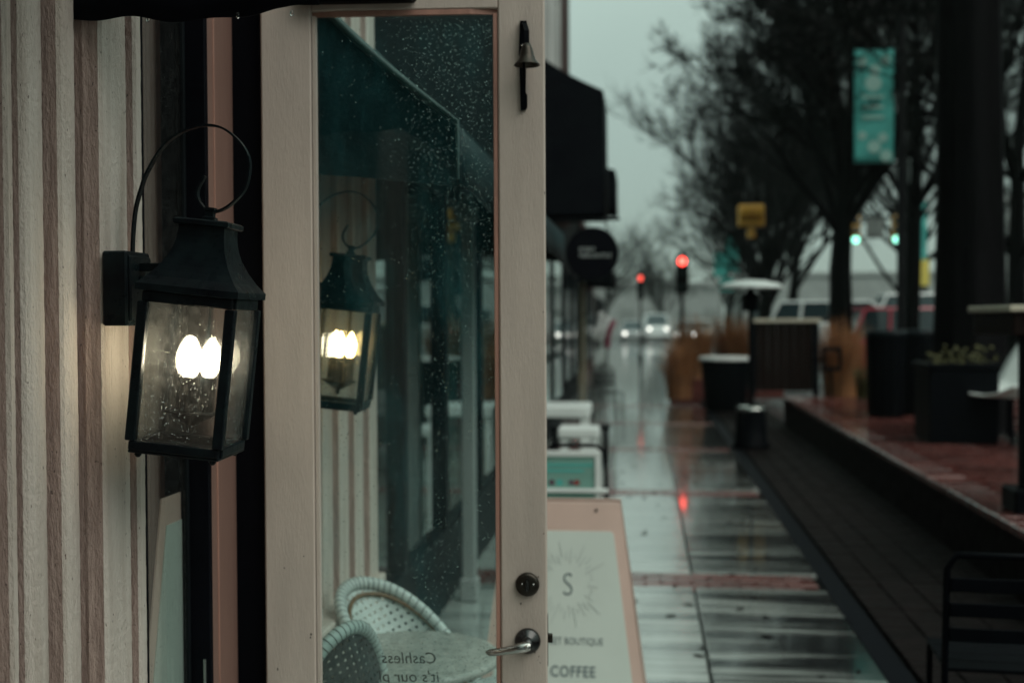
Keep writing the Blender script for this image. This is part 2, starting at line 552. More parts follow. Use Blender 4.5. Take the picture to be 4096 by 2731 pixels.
def text(body, size, m, parent, loc, rot, name='lettering', align='CENTER', extr=0.0006, scale=(1, 1, 1), shear=0.0, bold=0.0, space=1.0):
    cu = bpy.data.curves.new(name, 'FONT')
    cu.body = body
    cu.size = size
    cu.align_x = align
    cu.extrude = extr
    cu.shear = shear
    cu.offset = bold
    cu.space_character = space
    cu.resolution_u = 4
    cu.materials.append(m)
    o = bpy.data.objects.new(name, cu)
    COL.objects.link(o)
    o.parent = parent
    o.location = loc
    o.rotation_euler = rot
    o.scale = scale
    return o


def solid_profile(name, prof, z0, z1, back, m, parent, zstep=None):
    """moulding: an open (x, y) polyline extruded in z and closed at x = back; finely stepped in z so the paint edges can wander"""
    poly = [(back, prof[0][1])] + list(prof) + [(back, prof[-1][1])]
    nz = 2 if not zstep else max(2, int((z1 - z0) / zstep) + 1)
    v, f, n = [], [], len(poly)
    for i in range(nz):
        z = z0 + (z1 - z0) * i / (nz - 1)
        for k, (x, y) in enumerate(poly):
            j = 0.0 if (k in (0, n - 1) or nz == 2) else R.uniform(-0.0004, 0.0004)
            v.append((x + j, y + j * 0.5, z))
    for i in range(nz - 1):
        for k in range(n):
            kk = (k + 1) % n
            f.append((i * n + k, i * n + kk, (i + 1) * n + kk, (i + 1) * n + k))
    f.append(tuple(range(n))[::-1])
    f.append(tuple(range((nz - 1) * n, nz * n)))
    mb = MB().add(v, f)
    return mb.build(name, m, parent)


def arc(cx, cy_, r, a0, a1, n):
    return [(cx + r * cos(a0 + (a1 - a0) * i / n), cy_ + r * sin(a0 + (a1 - a0) * i / n)) for i in range(n + 1)]

# ================================================================== SETTING
# ground
g = MB().box(-150, 150, -70, 280, -0.6, -0.13).build('ground', ASPHALT)
tag(g, kind='structure')

SW_X0, SW_X1 = -2.4, 1.13
BAND = [3.72, 7.48, 11.24, 15.0, 18.76, 22.52]
pave = MB().box(SW_X0, 2.30, -12, 66, -0.13, -0.035).build('pavement', MORTAR)
tag(pave, kind='structure')
# concrete slabs between the brick bands, two columns split at x = 0.31
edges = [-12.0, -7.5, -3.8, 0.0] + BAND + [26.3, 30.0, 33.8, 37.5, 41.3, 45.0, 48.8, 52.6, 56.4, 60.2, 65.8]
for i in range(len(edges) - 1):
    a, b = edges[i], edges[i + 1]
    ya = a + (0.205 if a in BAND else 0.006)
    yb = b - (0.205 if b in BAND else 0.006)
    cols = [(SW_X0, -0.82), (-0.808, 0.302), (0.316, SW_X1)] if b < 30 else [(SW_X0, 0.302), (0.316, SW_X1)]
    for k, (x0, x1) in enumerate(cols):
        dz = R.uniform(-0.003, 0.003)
        MB().bbox(x0, x1, ya, yb, -0.034, 0.0 + dz, 0.006).build('concrete_slab', CONCRETE_DARK if k == len(cols) - 1 else CONCRETE, pave)
# brick bands across the pavement: four courses of bricks
bm_ = MB().bbox(-0.096, 0.096, -0.0445, 0.0445, -0.034, 0.0, 0.006)
first = bm_.build('brick', BRICKRED, pave)
brick_mesh = first.data
nb = 0
rest = MB()
for bi, yb in enumerate(BAND):
    for c in range(4):
        x = SW_X0 + 0.1 + (0.1 if c % 2 else 0.0)
        while x < SW_X1 - 0.1:
            y = yb + (c - 1.5) * 0.1
            if x > -0.75 and 1 <= bi <= 4:
                if nb == 0:
                    o = first
                else:
                    o = bpy.data.objects.new('brick', brick_mesh)
                    COL.objects.link(o)
                    o.parent = pave
                o.location = (x, y, R.uniform(-0.003, 0.004))
                nb += 1
            else:
                z = R.uniform(-0.003, 0.004)
                rest.bbox(x - 0.096, x + 0.096, y - 0.0445, y + 0.0445, -0.034 + z, z, 0.006)
            x += 0.2
tag(rest.build('bricks', BRICKRED, pave), kind='stuff')
# dark drain channel along the slabs
ch = MB().box(SW_X1 + 0.012, SW_X1 + 0.14, -12, 65.8, -0.034, -0.014).build('drain_channel', BLACKPAINT, pave)
# brick strip between channel and terrace wall
strip_x0 = SW_X1 + 0.16
rest = MB()
bmesh_dark = None
nb2 = 0
yy = 2.6
row = 0
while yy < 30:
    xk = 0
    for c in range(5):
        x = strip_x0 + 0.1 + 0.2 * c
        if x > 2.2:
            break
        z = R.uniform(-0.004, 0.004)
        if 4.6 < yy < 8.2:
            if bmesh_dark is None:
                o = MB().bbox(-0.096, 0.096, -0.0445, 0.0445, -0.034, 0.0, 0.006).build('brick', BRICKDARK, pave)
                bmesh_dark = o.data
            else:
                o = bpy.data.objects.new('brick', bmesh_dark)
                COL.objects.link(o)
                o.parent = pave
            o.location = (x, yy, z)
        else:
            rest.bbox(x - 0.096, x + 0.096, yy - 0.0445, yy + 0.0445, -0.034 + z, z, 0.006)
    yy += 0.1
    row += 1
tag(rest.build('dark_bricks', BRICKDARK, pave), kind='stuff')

# wet leaves lying on the pavement
fl_ = MB()
ql = random.Random(77)
for i in range(60):
    x, y = ql.uniform(-0.7, 1.1), ql.uniform(4.8, 14.0)
    a = ql.uniform(0, 2 * pi)
    L_ = ql.uniform(0.018, 0.034)
    o6 = [(cos(a + 2 * pi * k / 6) * L_ * (1.0 if k % 3 == 0 else 0.55), sin(a + 2 * pi * k / 6) * L_ * (1.0 if k % 3 == 0 else 0.55)) for k in range(6)]
    fl_.prism(o6, lambda u, v_: (x + u, y + v_, 0.0035), lambda u, v_: (x + u, y + v_, 0.008))
tag(fl_.build('fallen_leaves', TWIG), 'dark wet leaves scattered over the pale pavement slabs', 'leaves', kind='stuff')

# raised brick terrace on the right
T_X0, T_Z, T_Y1 = 2.22, 0.45, 18.8
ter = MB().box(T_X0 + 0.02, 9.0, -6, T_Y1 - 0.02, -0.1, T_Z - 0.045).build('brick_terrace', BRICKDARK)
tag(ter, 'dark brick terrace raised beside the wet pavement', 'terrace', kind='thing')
x = T_X0
yy = -6.0
cop = MB()
cm = None
while yy < T_Y1 - 0.05:
    if cm is None:
        o = MB().bbox(0, 0.30, -0.098, 0.098, -0.06, 0, 0.008).build('coping_brick', BRICKRED, ter)
        cm = o.data
    else:
        o = bpy.data.objects.new('coping_brick', cm)
        COL.objects.link(o)
        o.parent = ter
    o.location = (T_X0 - 0.012, yy, T_Z + R.uniform(-0.002, 0.004))
    yy += 0.205
# terrace floor: bricks (stuff) and pale slabs let into it
tf = MB()
yy = -2.0
while yy < T_Y1 - 0.1:
    x = T_X0 + 0.305 + (0.1 if int(yy * 10) % 2 else 0)
    while x < 6.8:
        z = T_Z + R.uniform(-0.004, 0.003)
        if not ((3.6 < x < 6.8) and (6.0 < yy < 12.6)):
            tf.box(x - 0.0, x + 0.192, yy, yy + 0.092, T_Z - 0.044, z)
        x += 0.2
    yy += 0.1
tag(tf.build('floor_bricks', BRICKRED, ter), kind='stuff')
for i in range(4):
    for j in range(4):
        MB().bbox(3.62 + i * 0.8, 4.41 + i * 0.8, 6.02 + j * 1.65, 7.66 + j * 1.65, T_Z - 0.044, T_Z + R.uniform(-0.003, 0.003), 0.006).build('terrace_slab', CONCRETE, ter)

# kerb and road further right
kb = MB().bbox(9.0, 9.25, -40, 30, -0.13, 0.02, 0.02).build('kerb', CONCRETE_DARK)
tag(kb, kind='structure')

# ================================================================== SHOP WITH THE LANTERNS
shop = thing('shop_building', 'cream painted shopfront with moulded pilasters on the left', 'building', (0, 0, 0))
H = 4.2
# first pilaster: stepped mouldings (x, y) with rising y
PIL = [(WALLBROWN, 'wall_face', [(-1.185, -6.0), (-1.185, 1.950)]),
       (BROWNPAINT, 'moulding', [(-1.185, 1.950), (-1.194, 1.956), (-1.190, 1.964), (-1.168, 1.972)]),
       (PAINT, 'moulding', [(-1.168, 1.972), (-1.160, 1.976), (-1.160, 1.989)]),
       (BROWNPAINT, 'moulding', [(-1.160, 1.989), (-1.178, 1.993), (-1.178, 1.998), (-1.156, 2.003)]),
       (PAINT, 'flat_band', [(-1.156, 2.003), (-1.148, 2.007), (-1.141, 2.015), (-1.137, 2.027), (-1.136, 2.040), (-1.138, 2.053), (-1.143, 2.065), (-1.150, 2.076)]),
       (BROWNPAINT, 'moulding', [(-1.150, 2.076), (-1.176, 2.081), (-1.178, 2.088), (-1.160, 2.094), (-1.132, 2.100)]),
       (PAINT, 'flat_band', [(-1.132, 2.100), (-1.125, 2.105), (-1.120, 2.115), (-1.118, 2.130), (-1.120, 2.145), (-1.125, 2.157)]),
       (BROWNPAINT, 'moulding', [(-1.125, 2.157), (-1.140, 2.161), (-1.138, 2.168), (-1.122, 2.171), (-1.114, 2.169), (-1.104, 2.174), (-1.086, 2.178)]),
       (PAINT, 'flat_band', [(-1.086, 2.178), (-1.080, 2.185), (-1.079, 2.200), (-1.079, 2.286)]),
       (BROWNPAINT, 'moulding', [(-1.079, 2.286), (-1.096, 2.290), (-1.102, 2.300), (-1.098, 2.312), (-1.080, 2.320)]),
       (PAINT, 'flat_band', [(-1.080, 2.320), (-1.074, 2.326), (-1.073, 2.336), (-1.074, 2.348), (-1.080, 2.352)])]
for m_, nm, pr in PIL:
    solid_profile(nm, pr, -0.05, H, -1.6, m_, shop, 0.014 if nm != 'wall_face' else None)
# stop, sidelight frame and mullion
MB().box(-1.6, -1.098, 2.356, 2.412, 0, H).build('window_stop', BLACKPAINT, shop)
sl = MB().box(-1.112, -1.106, 2.413, 2.645, 0.4, 3.0).build('sidelight_pane', SIDEGLASS, shop)
MB().box(-1.16, -1.09, 2.413, 2.645, 0.0, 0.4).build('sidelight_rail', BLACKPAINT, shop)
MB().box(-1.16, -1.09, 2.413, 2.645, 3.0, H).build('sidelight_head', BLACKPAINT, shop)
MB().bbox(-1.20, -1.050, 2.648, 2.668, 0, H, 0.002).build('mullion', BLACKPAINT, shop)
MB().bbox(-1.106, -1.098, 2.634, 2.647, 0, 3.0, 0.001).build('glazing_bead', STUCCO, shop)
pb = MB().bbox(-1.30, -1.052, 2.670, 2.842, 0, H, 0.003)
pb.build('jamb_board', PINK, shop)
MB().bbox(-1.0535, -1.049, 2.705, 2.711, 0, H, 0.001).build('jamb_bead', BEAD, shop)
MB().bbox(-1.30, -0.978, 2.845, 2.96, 0, H, 0.004).build('jamb', BLACKPAINT, shop)
# hinge knuckle and strike on the jamb
MB().cyl((-1.065, 2.655, 0.80), (-1.065, 2.655, 0.88), 0.008, n=10).build('hinge', CHROME, shop)
bd = thing('window_board', 'pale pink bordered board standing inside behind the narrow side window', 'board', (-1.122, 2.42, 0.0))
MB().prism([(0.0, 0.41), (0.0, 0.80), (0.112, 1.288), (0.222, 1.288), (0.222, 0.41)], lambda u, v_: (0.0, u, v_), lambda u, v_: (0.004, u, v_)).build('border', SIGNPINK, bd)
MB().prism([(0.003, 0.42), (0.003, 0.67), (0.132, 1.222), (0.221, 1.222), (0.221, 0.42)], lambda u, v_: (0.0045, u, v_), lambda u, v_: (0.007, u, v_)).build('panel', SIGNWHITE, bd)
# interior behind the sidelight
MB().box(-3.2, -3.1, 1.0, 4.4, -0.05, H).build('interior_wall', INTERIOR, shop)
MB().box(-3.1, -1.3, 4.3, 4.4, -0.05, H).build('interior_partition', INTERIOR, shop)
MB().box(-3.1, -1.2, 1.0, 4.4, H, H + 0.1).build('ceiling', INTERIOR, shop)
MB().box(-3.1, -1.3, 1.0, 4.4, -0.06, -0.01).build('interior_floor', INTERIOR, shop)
# second pilaster beyond the door
p2 = [(-1.10, 2.97), (-1.10, 3.50)]
solid_profile('wall_face', p2, -0.05, H, -1.6, PAINT, shop)
yq, xq = 3.50, -1.10
for k in range(5):
    solid_profile('moulding', [(xq, yq), (xq - 0.014, yq + 0.008), (xq - 0.016, yq + 0.020), (xq - 0.004, yq + 0.034), (xq + 0.012, yq + 0.040)], -0.05, H, -1.6, BROWNPAINT, shop)
    solid_profile('flat_band', [(xq + 0.012, yq + 0.040), (xq + 0.017, yq + 0.046), (xq + 0.017, yq + 0.150)], -0.05, H, -1.6, PAINT, shop)
    yq += 0.150
    xq += 0.017
MB().bbox(-1.10, -0.985, 3.3, 4.255, -0.05, 0.74, 0.006).build('pilaster_plinth', PAINT, shop)
# upper wall of the shop, running towards and behind the camera
MB().box(-1.7, -1.22, -9, 4.42, H + 0.004, 8.2).build('upper_wall', GREYWALL, shop)
MB().box(-1.45, -1.06, -9, 4.42, H - 0.3, H + 0.002).build('fascia', PAINT, shop)

# the neighbouring shop: curtains behind glass, a pale post, dark frames
shop2 = thing('curtained_shopfront', 'dark shopfront with pale green curtains behind the open door', 'building', (0, 0, 0))
MB().box(-1.9, -1.30, 4.47, 12.2, 2.75, 8.0).build('upper_wall', STUCCO, shop2)
MB().box(-1.6, -1.18, 4.47, 12.2, -0.05, 0.45).build('bulkhead', BLACKPAINT, shop2)
MB().box(-1.30, -1.18, 4.47, 12.2, 2.45, 2.745).build('fascia', BLACKPAINT, shop2)
for y0, y1 in ((4.62, 5.5), (5.62, 6.7), (6.95, 8.2), (8.35, 9.9), (10.05, 12.0)):
    MB().box(-1.232, -1.226, y0, y1, 0.452, 2.448).build('window_pane', SHOPGLASS, shop2)
for y0 in (4.5, 5.51, 6.71, 8.21, 9.91, 12.05):
    MB().bbox(-1.27, -1.18, y0, y0 + 0.1, 0.45, 2.45, 0.004).build('mullion', BLACKPAINT, shop2)


def curtain(y0, y1, x, z0, z1, flare):
    v, f = [], []
    n, nz = 60, 14
    for j in range(nz + 1):
        t = j / nz
        z = z0 + (z1 - z0) * t
        for i in range(n + 1):
            s = i / n
            yc = y0 + (y1 - y0) * (s + flare * (1 - t) * (s - 0.5) * 1.2)
            v.append((x + 0.035 * sin(s * 34 + 0.6 * sin(t * 3)) * (0.6 + 0.4 * (1 - t)), yc, z))
    for j in range(nz):
        for i in range(n):
            a = j * (n + 1) + i
            f.append((a, a + 1, a + n + 2, a + n + 1))
    mb = MB().add(v, f, True)
    o = mb.build('curtain', CURTAIN, shop2)
    md = o.modifiers.new('thick', 'SOLIDIFY')
    md.thickness = 0.004
    return o


curtain(4.56, 5.15, -1.32, 0.5, 2.4, 0.1)
curtain(5.75, 6.05, -1.33, 0.5, 2.4, 0.6)
curtain(7.3, 7.75, -1.33, 0.5, 2.4, 0.4)
curtain(8.8, 9.3, -1.33, 0.5, 2.4, 0.2)
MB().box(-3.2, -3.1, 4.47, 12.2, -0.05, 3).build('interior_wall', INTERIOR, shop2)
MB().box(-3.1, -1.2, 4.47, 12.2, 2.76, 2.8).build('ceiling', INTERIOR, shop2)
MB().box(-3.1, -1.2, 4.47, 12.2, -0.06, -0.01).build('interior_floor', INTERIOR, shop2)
post = MB().bbox(-1.10, -1.02, 6.78, 6.86, 0.0, 2.46, 0.006).bbox(-1.115, -1.005, 6.765, 6.875, 0.0, 0.14, 0.01).bbox(-1.115, -1.005, 6.765, 6.875, 2.30, 2.40, 0.01)
post.build('post', GREYWALL, shop2)

# brick building beyond, with a white window surround above the black awning
b3 = thing('brick_building', 'two storey brown brick building with white window surround above the black awning', 'building', (0, 0, 0))
MB().box(-6, -1.2, 12.25, 18.6, 3.2, 9.4).build('upper_wall', FACADE, b3)
MB().box(-6, -1.35, 12.25, 18.6, -0.05, 3.195).build('shop_wall', STUCCO, b3)
for y0 in (12.9, 14.4):
    MB().bbox(-1.195, -1.12, y0, y0 + 0.16, 4.1, 7.6, 0.01).bbox(-1.195, -1.12, y0 + 0.98, y0 + 1.14, 4.1, 7.6, 0.01).bbox(-1.195, -1.10, y0 - 0.06, y0 + 1.2, 7.602, 7.85, 0.01).bbox(-1.195, -1.08, y0 - 0.06, y0 + 1.2, 3.98, 4.098, 0.01).build('window_surround', WHITETRIM, b3)
    MB().box(-1.198, -1.19, y0 + 0.165, y0 + 0.975, 4.1, 7.6).build('window_pane', SHOPGLASS, b3)
    MB().box(-1.19, -1.165, y0 + 0.165, y0 + 0.975, 5.82, 5.88).build('window_sash', WHITETRIM, b3)
MB().bbox(-1.5, -0.92, 12.2, 18.75, 9.4, 9.8, 0.02).build('cornice', FACADE, b3)
for y0 in (13.0, 14.2, 15.4, 16.6, 17.8):
    MB().bbox(-1.198, -1.0, y0, y0 + 0.18, 9.0, 9.395, 0.02).build('bracket', FACADE, b3)
MB().bbox(-1.33, -1.20, 12.4, 12.6, 0, 2.8, 0.01).build('post', BLACKPAINT, b3)
for y0, y1 in ((12.7, 14.2), (14.4, 16.1), (17.0, 18.4)):
    MB().box(-1.345, -1.335, y0, y1, 0.5, 2.6).build('window_pane', SHOPGLASS, b3)

# a lower row further down the street
far_defs = [(18.7, 27.0, 4.4, STUCCO, 'low dark grey shop building beyond the brick one', -1.55),
            (27.1, 40.0, 4.0, FACADE, 'low brown brick shop building with a cream post far down the left', -1.75),
            (40.1, 62.0, 4.6, GREYWALL, 'pale grey building at the far end of the left row', -2.1)]
for y0, y1, h, m_, lab, xw in far_defs:
    t = thing('shop_row_building', lab, 'building', (0, 0, 0))
    MB().box(-9, xw, y0, y1, -0.05, h).build('wall', m_, t)
    MB().bbox(-9, xw + 0.2, y0, y1, h + 0.003, h + 0.25, 0.02).build('parapet', m_, t)
    y = y0 + 0.8
    while y + 1.6 < y1:
        MB().box(xw + 0.003, xw + 0.03, y, y + 1.5, 0.5, 2.6).build('window_pane', CARGLASS, t)
        MB().bbox(xw + 0.003, xw + 0.07, y - 0.09, y - 0.01, 0.4, 2.7, 0.004).build('window_frame', BLACKPAINT, t)
        y += 2.2
    if xw == -1.75:
        MB().bbox(-1.74, -1.56, 30.2, 30.4, 0, 2.75, 0.01).build('post', CREAMWOOD, t)

# ------------------------------------------------------------------ awnings


def awning(label, y0, y1, prof_, m, thick=0.012, group=None, trim=None, valance=True):
    """prof_: wall (x,z), front top (x,z), front bottom z, end-panel bottom z at wall"""
    (xw, zw), (xf, zf), zb, zwb = prof_
    t = thing('awning', label, 'awning', (xf, y0, zb), group=group)
    L = MB()
    NS = 10
    top_c = [((xw - xf) * (1 - k / NS), (zw - zb) + (zf - zw) * k / NS - 0.07 * (zw - zf) * sin(pi * k / NS)) for k in range(NS + 1)]
    L.prism(top_c + [(u, v - thick) for u, v in top_c[::-1]], lambda u, v: (u, 0, v), lambda u, v: (u, y1 - y0, v))
    L.build('canopy', m, t)
    # front valance, gently rippled
    v, f = [], []
    n = max(8, int((y1 - y0) / 0.12))
    for i in range(n + 1):
        y = (y1 - y0) * i / n
        for z, k in ((zf - zb - thick, 0.0), ((zf - zb) * 0.45, 0.006), (0, 0.012)):
            v.append((0.002 + k * sin(i * 0.9), y, z + (0.006 * sin(i * 1.7) if z == 0 else 0)))
    for i in range(n):
        for j in range(2):
            a = i * 3 + j
            f.append((a, a + 1, a + 4, a + 3))
    o = MB().add(v, f, True).build('valance', m, t)
    md = o.modifiers.new('thick', 'SOLIDIFY')
    md.thickness = 0.004
    for nm, yy_ in (('end_panel', 0.003), ('end_panel', y1 - y0 - 0.007)):
        MB().prism([(u - 0.004, v - thick - 0.002) for u, v in top_c] + [(-0.004, 0.0), ((xw - xf) * 0.5, (zwb - zb) * 0.6), (xw - xf, zwb - zb)],
                   lambda u, v_: (u, yy_, v_), lambda u, v_: (u, yy_ + 0.004, v_)).build(nm, m, t)
    if trim:
        MB().tube([(u, -0.008, v) for u, v in top_c] + [(0, -0.008, 0.02)], [0.005 + 0.007 * sin(pi * k / NS) for k in range(NS + 1)] + [0.004], 6).build('frame_bar', trim, t)
    return t


awning('dark teal sloped awning seen through the door glass above the second lantern', 3.15, 7.4, ((-1.12, 2.84), (-0.515, 2.255), 2.075, 2.13), CANVAS2, trim=TEALTRIM)
awning('tall black awning standing out from the brick building', 12.0, 13.1, ((-1.2, 4.56), (-0.42, 4.10), 2.82, 2.82), CANVAS)
awning('smaller black awning behind the tall black one', 17.0, 18.4, ((-1.5, 4.25), (-0.42, 3.92), 3.35, 3.35), CANVAS)
awning('low dark awning far down the row of shops', 27.5, 32.0, ((-1.75, 3.3), (-0.75, 2.9), 2.55, 2.6), CANVAS)

# black canvas drop panel over the doorway, nearest the camera
drop = thing('canvas_panel', 'black canvas panel hanging over the doorway above the near lantern', 'awning', (-0.62, 2.15, 2.30))
v, f = [], []
n = 40
zs = [0.0, 0.04, 0.3, 0.8]
for i in range(n + 1):
    s = i / n
    x = -0.572 + 0.572 * s
    sag = 0.006 * sin(s * 9.0) + 0.004 * sin(s * 23.0) - 0.004
    for j, z in enumerate(zs):
        v.append((x, 0.010 * sin(s * 12 + z * 4) + 0.02 * z, z + (sag if j == 0 else 0) + (0.014 * max(0, s - 0.88) / 0.12 if j == 0 else 0)))
for i in range(n):
    for j in range(3):
        a = i * 4 + j
        f.append((a, a + 4, a + 5, a + 1))
o = MB().add(v, f, True).build('canvas', CANVAS, drop)
md = o.modifiers.new('thick', 'SOLIDIFY')
md.thickness = 0.004
MB().tube([(-0.57, 0.03, 0.80), (0.0, 0.03, 0.80)], 0.012, 8).build('rail', BLACKMETAL, drop)
MB().prism([(-0.57, 0.95), (0.28, 0.45), (0.28, 0.44), (-0.57, 0.94)], lambda u, v_: (u, -5.0, v_), lambda u, v_: (u, -0.30, v_)).build('canopy', CANVAS, drop)  # unseen canopy, added out of frame to shade the upper wall
dm = MB()
for s in (0.06, 0.39, 0.71, 0.90):
    dm.lathe([(0.0005, -0.006), (0.0035, -0.003), (0.004, 0.001), (0.002, 0.005), (0.0005, 0.007)], (-0.572 + 0.572 * s, 0.004, -0.004), n=8)
tag(dm.build('rain_drops', DROP, drop), kind='stuff')

# ================================================================== LANTERN
PXM = 1122.0


def make_lantern(label, bulb_m, lean=radians(6.2)):
    """origin: wall face, plate centre; +x away from the wall"""
    t = thing('wall_lantern', label, 'lantern', group='carriage lanterns beside the shop door')
    MB().bbox(0.0, 0.052, -0.055, 0.055, -0.075, 0.075, 0.004).bbox(0.0, 0.058, -0.048, 0.048, -0.066, 0.066, 0.003).build('wall_plate', IRON, t)
    MB().bbox(0.055, 0.125, -0.010, 0.010, 0.036, 0.052, 0.002).build('arm', IRON, t)
    MB().bbox(0.055, 0.130, -0.013, 0.013, 0.004, 0.026, 0.003).build('arm', IRON, t)
    # scroll: flat iron strip from the plate, over, and curled under
    px = [(296, 574), (299, 520), (306, 469), (322, 417), (332, 394), (353, 358), (378, 327), (409, 305), (442, 292), (478, 287), (512, 294), (542, 315), (565, 343), (576, 374), (573, 407), (563, 435), (542, 458), (517, 476), (491, 484), (476, 480), (464, 470), (453, 450), (455, 428), (471, 402)]
    pts = [((x - 250) / PXM - 0.001, 0.0, (652 - y) / PXM + 0.004) for x, y in px]
    fine = []
    for i in range(len(pts) - 1):
        p0, p1, p2_, p3 = [Vector(pts[max(0, min(len(pts) - 1, i + k))]) for k in (-1, 0, 1, 2)]
        for q in range(4):
            u = q / 4
            fine.append(0.5 * ((2 * p1) + (-p0 + p2_) * u + (2 * p0 - 5 * p1 + 4 * p2_ - p3) * u * u + (-p0 + 3 * p1 - 3 * p2_ + p3) * u ** 3))
    fine.append(Vector(pts[-1]))
    MB().ribbon(fine, (0, 1, 0), 0.013, 0.0042).build('scroll', IRON, t)
    # body, leaning; local frame about the top of the roof
    piv = Vector((0.204, 0.0, 0.135))
    rot = Matrix.Rotation(lean, 3, 'Y') @ Matrix.Rotation(radians(4), 3, 'Z')

    def T(mb):
        mb.v = [tuple(rot @ Vector(p) + piv) for p in mb.v]
        return mb

    def sq(hw, z):
        return [(-hw, -hw, z), (hw, -hw, z), (hw, hw, z), (-hw, hw, z)]

    def loft(mb, rings):
        v = [p for r in rings for p in r]
        f = []
        for i in range(len(rings) - 1):
            for k in range(4):
                f.append((i * 4 + k, i * 4 + (k + 1) % 4, (i + 1) * 4 + (k + 1) % 4, (i + 1) * 4 + k))
        f.append((3, 2, 1, 0))
        m_ = (len(rings) - 1) * 4
        f.append((m_, m_ + 1, m_ + 2, m_ + 3))
        return mb.add(v, f)
    # roof: concave flare, from eave up
    zE, zC = -0.145, -0.012
    rings = [sq(0.102, zE - 0.004), sq(0.102, zE + 0.009)]
    for i in range(1, 11):
        s = i / 10
        hw = 0.046 + (0.097 - 0.046) * (1 - s) ** 2.3
        rings.append(sq(hw, zE + 0.012 + (zC - zE - 0.012) * s ** 0.95))
    T(loft(MB(), rings)).build('roof', IRON, t)
    T(loft(MB(), [sq(0.052, zC), sq(0.055, zC + 0.002), sq(0.055, zC + 0.010), sq(0.050, zC + 0.013)])).build('roof_cap', IRON, t)
    T(loft(MB(), [sq(0.0125, zC + 0.011), sq(0.0125, zC + 0.020), sq(0.0085, zC + 0.022), sq(0.0085, zC + 0.032), sq(0.0105, zC + 0.034), sq(0.0105, zC + 0.040)])).build('neck', IRON, t)
    zB = -0.470
    hb = 0.087
    T(MB().bbox(-hb - 0.004, hb + 0.004, -hb - 0.004, hb + 0.004, zB, zB + 0.006, 0.002)).build('floor_plate', IRON, t)
    fr = MB()
    for s in (-1, 1):
        fr.bbox(-hb - 0.003, hb + 0.003, s * hb - 0.007, s * hb + 0.007, zB + 0.006, zB + 0.024, 0.002)
        fr.bbox(s * hb - 0.007, s * hb + 0.007, -hb + 0.009, hb - 0.009, zB + 0.006, zB + 0.024, 0.002)
    T(fr).build('base_frame', IRON, t)
    fr = MB()
    for s in (-1, 1):
        fr.bbox(-hb - 0.003, hb + 0.003, s * hb - 0.007, s * hb + 0.007, zE - 0.026, zE - 0.005, 0.002)
        fr.bbox(s * hb - 0.007, s * hb + 0.007, -hb + 0.009, hb - 0.009, zE - 0.026, zE - 0.005, 0.002)
    T(fr).build('top_frame', IRON, t)
    for sx in (-1, 1):
        for sy in (-1, 1):
            T(MB().bbox(sx * hb - 0.010, sx * hb + 0.010, sy * hb - 0.010, sy * hb + 0.010, zB + 0.0245, zE - 0.0265, 0.002)).build('corner_post', IRON, t)
            T(MB().lathe([(0.006, 0.0), (0.0075, -0.004), (0.004, -0.009), (0.001, -0.010)], (sx * (hb - 0.012), sy * (hb - 0.012), zB), n=10)).build('foot', IRON, t)
    rr = random.Random(5)
    a, b = -hb + 0.0105, hb - 0.0105
    z0, z1 = zB + 0.025, zE - 0.027
    for k, (nx, ny) in enumerate(((0, -1), (1, 0), (0, 1), (-1, 0))):
        if nx == 0:
            mb = MB().box(a, b, ny * hb - 0.0012, ny * hb + 0.0012, z0, z1)
        else:
            mb = MB().box(nx * hb - 0.0012, nx * hb + 0.0012, a, b, z0, z1)
        p = T(mb).build('glass_pane', LAMPGLASS, t)
        dr = MB()
        for q in range(420 if k < 2 else 120):
            u, w = rr.uniform(a + 0.002, b - 0.002), rr.uniform(z0 + 0.002, z1 - 0.002)
            if rr.random() < 0.35:
                w = z0 + (w - z0) * 0.6
            r_ = rr.choice((0.0006, 0.0008, 0.001, 0.0013, 0.0018)) * rr.uniform(0.8, 1.2)
            c = (u, ny * (hb + 0.0012), w) if nx == 0 else (nx * (hb + 0.0012), u, w)
            dr.dome(c, r_, (nx, ny, 0), 0.6, 6)
        tag(T(dr).build('rain_drops', DROP, p), kind='stuff')
    # candle cluster
    cz = zB + 0.075
    T(MB().lathe([(0.004, cz - 0.036), (0.008, cz - 0.030), (0.008, cz - 0.020), (0.018, cz - 0.016), (0.050, cz + 0.004), (0.054, cz + 0.006), (0.052, cz + 0.010), (0.012, cz + 0.008)], n=20)).build('candle_cluster', IRON, t)
    T(MB().cyl((0.012, 0.028, cz + 0.01), (0.012, 0.028, zE - 0.02), 0.0045, n=8)).build('stem', IRON, t)
    for k in range(3):
        an = 2 * pi * k / 3 + 0.5
        x, y = 0.028 * cos(an), 0.028 * sin(an)
        sl_ = T(MB().cyl((x, y, cz + 0.008), (x, y, cz + 0.080), 0.0165, n=14)).build('candle_sleeve', IRON, t)
        T(MB().lathe([(0.008, cz + 0.081), (0.0155, cz + 0.094), (0.0185, cz + 0.110), (0.0165, cz + 0.128), (0.009, cz + 0.146), (0.003, cz + 0.156), (0.0006, cz + 0.160)], (x, y, 0), n=14)).build('bulb', bulb_m, sl_)
    return t


lan1 = make_lantern('large black iron carriage lantern glowing white on the near pilaster', BULB_COOL)
lan1.location = (-1.079, 2.225, 1.768)
lan2 = make_lantern('black carriage lantern with a warm yellow glow seen through the door glass', BULB_WARM)
lan2.location = (-1.099, 3.42, 1.768)

